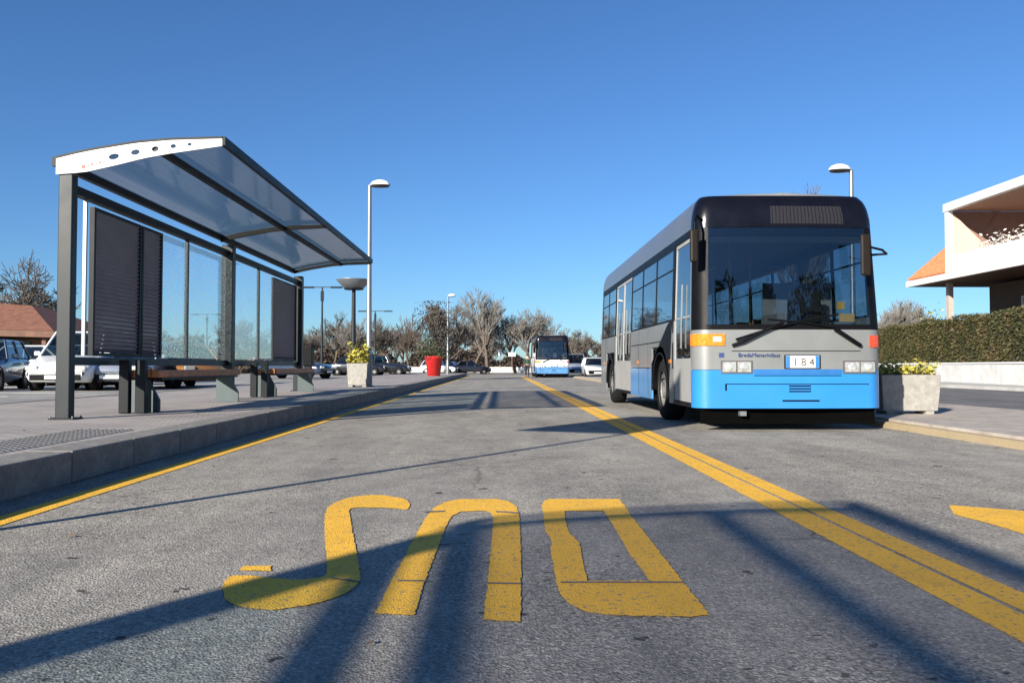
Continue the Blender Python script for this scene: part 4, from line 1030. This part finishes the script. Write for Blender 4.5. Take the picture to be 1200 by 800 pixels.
# ------------------------------------------------------------------ cars
def make_car(name, label, loc, rz, mat, kind='hatch', cat='car'):
    t = empty(name, label, cat, loc, rz, 'vehicles in the car park')
    prm = {'hatch': dict(L=3.9, W=1.66, belt=.93, roof=1.47, h0=.95, w0=1.55, r0=1.75, r1=3.35, w1=3.72),
           'sedan': dict(L=4.4, W=1.72, belt=.92, roof=1.42, h0=1.15, w0=1.35, r0=1.95, r1=3.2, w1=3.75),
           'minivan': dict(L=4.1, W=1.74, belt=1.0, roof=1.72, h0=.8, w0=.95, r0=1.7, r1=3.6, w1=3.95),
           'van': dict(L=4.8, W=1.85, belt=1.12, roof=2.0, h0=.7, w0=.75, r0=1.5, r1=4.55, w1=4.7)}[kind]
    Ln, W, belt, roof = prm['L'], prm['W']/2, prm['belt'], prm['roof']
    # local: y 0 nose -> L tail
    st = [(0, .55, .80, .42), (.06, .66, .90, .30), (.35, .76, .97, .24), (prm['w0'], belt-.02, 1, .22), (prm['r0']+.2, belt, 1, .22), (prm['r1'], belt+.02, 1, .22), (Ln-.25, belt, .97, .24), (Ln-.05, belt-.12, .92, .3), (Ln, .6, .86, .42)]
    m = MB(); ring = []
    for y, zt, wf, zb in st:
        ww = W*wf; ring.append([(-ww*.9, y, zb), (-ww, y, zb+.14), (-ww, y, zt-.14), (-ww*.93, y, zt), (0, y, zt+.025), (ww*.93, y, zt), (ww, y, zt-.14), (ww, y, zb+.14), (ww*.9, y, zb)])
    vs = [p for r_ in ring for p in r_]; n = 9
    f = [(i*n+j, (i+1)*n+j, (i+1)*n+(j+1) % n, i*n+(j+1) % n) for i in range(len(st)-1) for j in range(n)]
    m.add(vs, f, True); m.add(ring[0], [tuple(range(n))]); m.add(ring[-1], [tuple(range(n-1, -1, -1))])
    m.build('body', mat, t)
    b = [(-W*.93, prm['w0'], belt-.03), (W*.93, prm['w0'], belt-.03), (W*.93, prm['w1'], belt), (-W*.93, prm['w1'], belt)]
    tp_ = [(-W*.76, prm['r0'], roof-.04), (W*.76, prm['r0'], roof-.04), (W*.76, prm['r1'], roof-.04), (-W*.76, prm['r1'], roof-.04)]
    MB().hexa(b+tp_).build('windows', M['car_glass'], t)
    MB().hexa([(-W*.78, prm['r0']-.03, roof-.05), (W*.78, prm['r0']-.03, roof-.05), (W*.78, prm['r1']+.05, roof-.05), (-W*.78, prm['r1']+.05, roof-.05),
               (-W*.66, prm['r0']+.1, roof), (W*.66, prm['r0']+.1, roof), (W*.66, prm['r1']-.1, roof), (-W*.66, prm['r1']-.1, roof)]).build('roof', mat, t)
    for sg in (-1, 1):
        for (y0, y1) in ((prm['w0'], prm['r0']), (prm['w1'], prm['r1']), ((prm['w0']+prm['w1'])/2, (prm['r0']+prm['r1'])/2)):
            MB().tube((sg*W*.935, y0, belt-.03), (sg*W*.77, y1, roof-.03), .035, n=6).build('pillar', mat, t)
        if kind == 'van': MB().hexa([(sg*W*.935-.01, 2.2, belt-.02), (sg*W*.935+.01, 2.2, belt-.02), (sg*W*.935+.01, prm['w1']-.1, belt-.02), (sg*W*.935-.01, prm['w1']-.1, belt-.02), (sg*W*.775-.01, 2.2, roof-.06), (sg*W*.775+.01, 2.2, roof-.06), (sg*W*.775+.01, prm['r1'], roof-.06), (sg*W*.775-.01, prm['r1'], roof-.06)]).build('side_panel', mat, t)
        for y in (.78, Ln-.78):
            wh = MB().lathe([(.18, -.1), (.29, -.1), (.31, -.06), (.31, .06), (.29, .1), (.18, .1), (.18, -.1)], 20, axis='x').build('wheel', M['tyre'], t, (sg*(W-.09), y, .31))
            MB().lathe([(.0001, sg*.07), (.05, sg*.09), (.15, sg*.06), (.2, sg*.1)], 16, axis='x').build('rim', M['rim'], wh)
            MB().lathe([(.0001, sg*(W-.02)), (.36, sg*(W-.02)), (.37, sg*(W+.004)), (.34, sg*(W+.006))], 20, axis='x', c=(0, y, .31)).build('wheel_arch', M['black'], t)
        MB().box(*sorted((sg*W*.55, sg*W*.9)), -.005, .10, .58, .70).build('headlight', M['lamp_lens'], t, bevel=.02)
        MB().box(*sorted((sg*W*.62, sg*W*.9)), Ln-.08, Ln+.01, .68, .84).build('taillight', M['red_lens'], t, bevel=.02)
        MB().box(*sorted((sg*(W+.0), sg*(W+.16))), prm['w0']+.15, prm['w0']+.27, belt, belt+.12).build('wing_mirror', mat, t, bevel=.02)
    MB().box(-W*.75, W*.75, -.03, .05, .30, .46).build('bumper', M['black'], t)
    MB().box(-.26, .26, -.04, -.031, .34, .44).build('number_plate', M['plate_white'], t)
    return t
def at(px, Y): return ((px-587)/960*Y, Y, .16)
make_car('parked_car', 'white parked van half hidden by the first shelter post', (-12.2, 22.6, .16), R(6), M['car_white'], 'minivan', 'van')
make_car('parked_car', 'pale blue parked hatchback at the left edge of the car park', (-17.4, 30, .16), R(-80), M['car_paleblue'])
make_car('parked_car', 'dark navy parked car at the far left edge before the pale blue one', (-14.5, 22.0, .16), R(15), M['car_navy'])
make_car('parked_car', 'silver blue parked car seen below the dark louvres', (-11.0, 23.2, .16), R(6), M['car_silver'])
make_car('parked_car', 'silver estate parked behind the silver blue car', (-14.0, 29.5, .16), R(95), M['car_white'], 'sedan')
make_car('parked_car', 'bronze brown parked car seen below the shelter rail in the first bay', (-9.0, 25.5, .16), R(42), M['car_bronze'], 'sedan')
make_car('parked_car', 'maroon parked car behind the second shelter post', (-13.5, 35.5, .16), R(80), M['car_maroon'])
make_car('parked_car', 'dark teal blue parked car between the shelter end and the square planter', (-9.4, 45, .16), R(70), M['car_navy'], 'sedan')
make_car('parked_car', 'black parked car right of the pale street lamp', (-8.6, 62, .16), R(85), M['car_black'], 'sedan')
make_car('parked_car', 'teal parked car left of the red pot', (-8.0, 68, .16), R(85), M['car_teal'])
make_car('parked_car', 'black parked car just left of the red pot', (-6.9, 62.5, .16), R(88), M['car_black'])
make_car('parked_car', 'white parked car just right of the red pot', (-4.6, 86, 0), R(80), M['car_white'])
make_car('parked_car', 'dark car crossing the end of the street before the pale wall', (-1.1, 88, 0), R(95), M['car_black'], 'sedan')
make_car('parked_car', 'dark estate car beside the distant platform end', (-3.9, 100, 0), R(75), M['car_navy'], 'sedan')
make_car('parked_van', 'grey and purple van parked right of the far bus', (7.1, 76, 0), R(0), M['car_silver'], 'van', 'van')
make_car('parked_car', 'white car half hidden by the rear of the near bus', (6.75, 57, 0), R(0), M['car_white'])

# ------------------------------------------------------------------ person
def skin_mesh(name, pts, edges, rad, mat, parent, sub=2):
    me = bpy.data.meshes.new(name); me.from_pydata(pts, edges, []); me.materials.append(mat)
    o = bpy.data.objects.new(name, me); C.objects.link(o); o.parent = parent
    sk = o.modifiers.new('skin', 'SKIN'); sk.use_smooth_shade = True
    for i, r_ in enumerate(rad): me.skin_vertices[0].data[i].radius = (r_, r_*.85) if not isinstance(r_, tuple) else r_
    me.skin_vertices[0].data[0].use_root = True
    o.modifiers.new('sub', 'SUBSURF').levels = sub; o.modifiers['sub'].render_levels = sub
    return o
t = empty('person', 'person in a dark green jacket and black trousers walking beside the yellow line', 'person', (2.12, 66, 0))
J = [(0, 0, .95), (0, 0, 1.12), (0, 0, 1.33), (0, 0, 1.47), (0, -.01, 1.56), (0, -.02, 1.66), (0, -.01, 1.74),
     (.19, 0, 1.42), (.25, .02, 1.15), (.24, -.08, .90), (.235, -.11, .80), (-.19, 0, 1.42), (-.25, -.02, 1.15), (-.24, -.10, .92), (-.235, -.12, .82),
     (.1, 0, .88), (.11, -.08, .48), (.11, -.02, .08), (.12, -.16, .04), (-.1, 0, .88), (-.11, .06, .50), (-.11, .18, .12), (-.12, .06, .04)]
E = [(0, 1), (1, 2), (2, 3), (3, 4), (4, 5), (5, 6), (3, 7), (7, 8), (8, 9), (9, 10), (3, 11), (11, 12), (12, 13), (13, 14), (0, 15), (15, 16), (16, 17), (17, 18), (0, 19), (19, 20), (20, 21), (21, 22)]
RD = [.14, .13, .16, .09, .055, .09, .07, .07, .05, .035, .03, .07, .05, .035, .03, .10, .065, .045, .045, .10, .065, .045, .045]
skin_mesh('body', J, E, RD, M['skin'], t)
jk = [0, 1, 2, 3, 7, 8, 9, 11, 12, 13]; ix = {v: k for k, v in enumerate(jk)}
skin_mesh('jacket', [J[i] for i in jk], [(ix[a], ix[b]) for a, b in E if a in ix and b in ix], [RD[i]+.035 for i in jk], M['jacket'], t)
tk = [0, 15, 16, 17, 19, 20, 21]; ix = {v: k for k, v in enumerate(tk)}
skin_mesh('trousers', [J[i] for i in tk], [(ix[a], ix[b]) for a, b in E if a in ix and b in ix], [RD[i]+.025 for i in tk], M['trousers'], t)
MB().lathe([(.075, 1.68), (.105, 1.72), (.09, 1.80), (.0001, 1.835)], 14, c=(0, .005, 0)).build('hair', M['hair'], t)
for sx in (-1, 1): MB().box(sx*.11-.05, sx*.11+.05, -.18+.2*(sx < 0), .08+.2*(sx < 0), 0, .09).build('shoe', M['black'], t, bevel=.03)

# ------------------------------------------------------------------ cycles
S.render.engine = 'CYCLES'
S.cycles.max_bounces = 8; S.cycles.transparent_max_bounces = 16
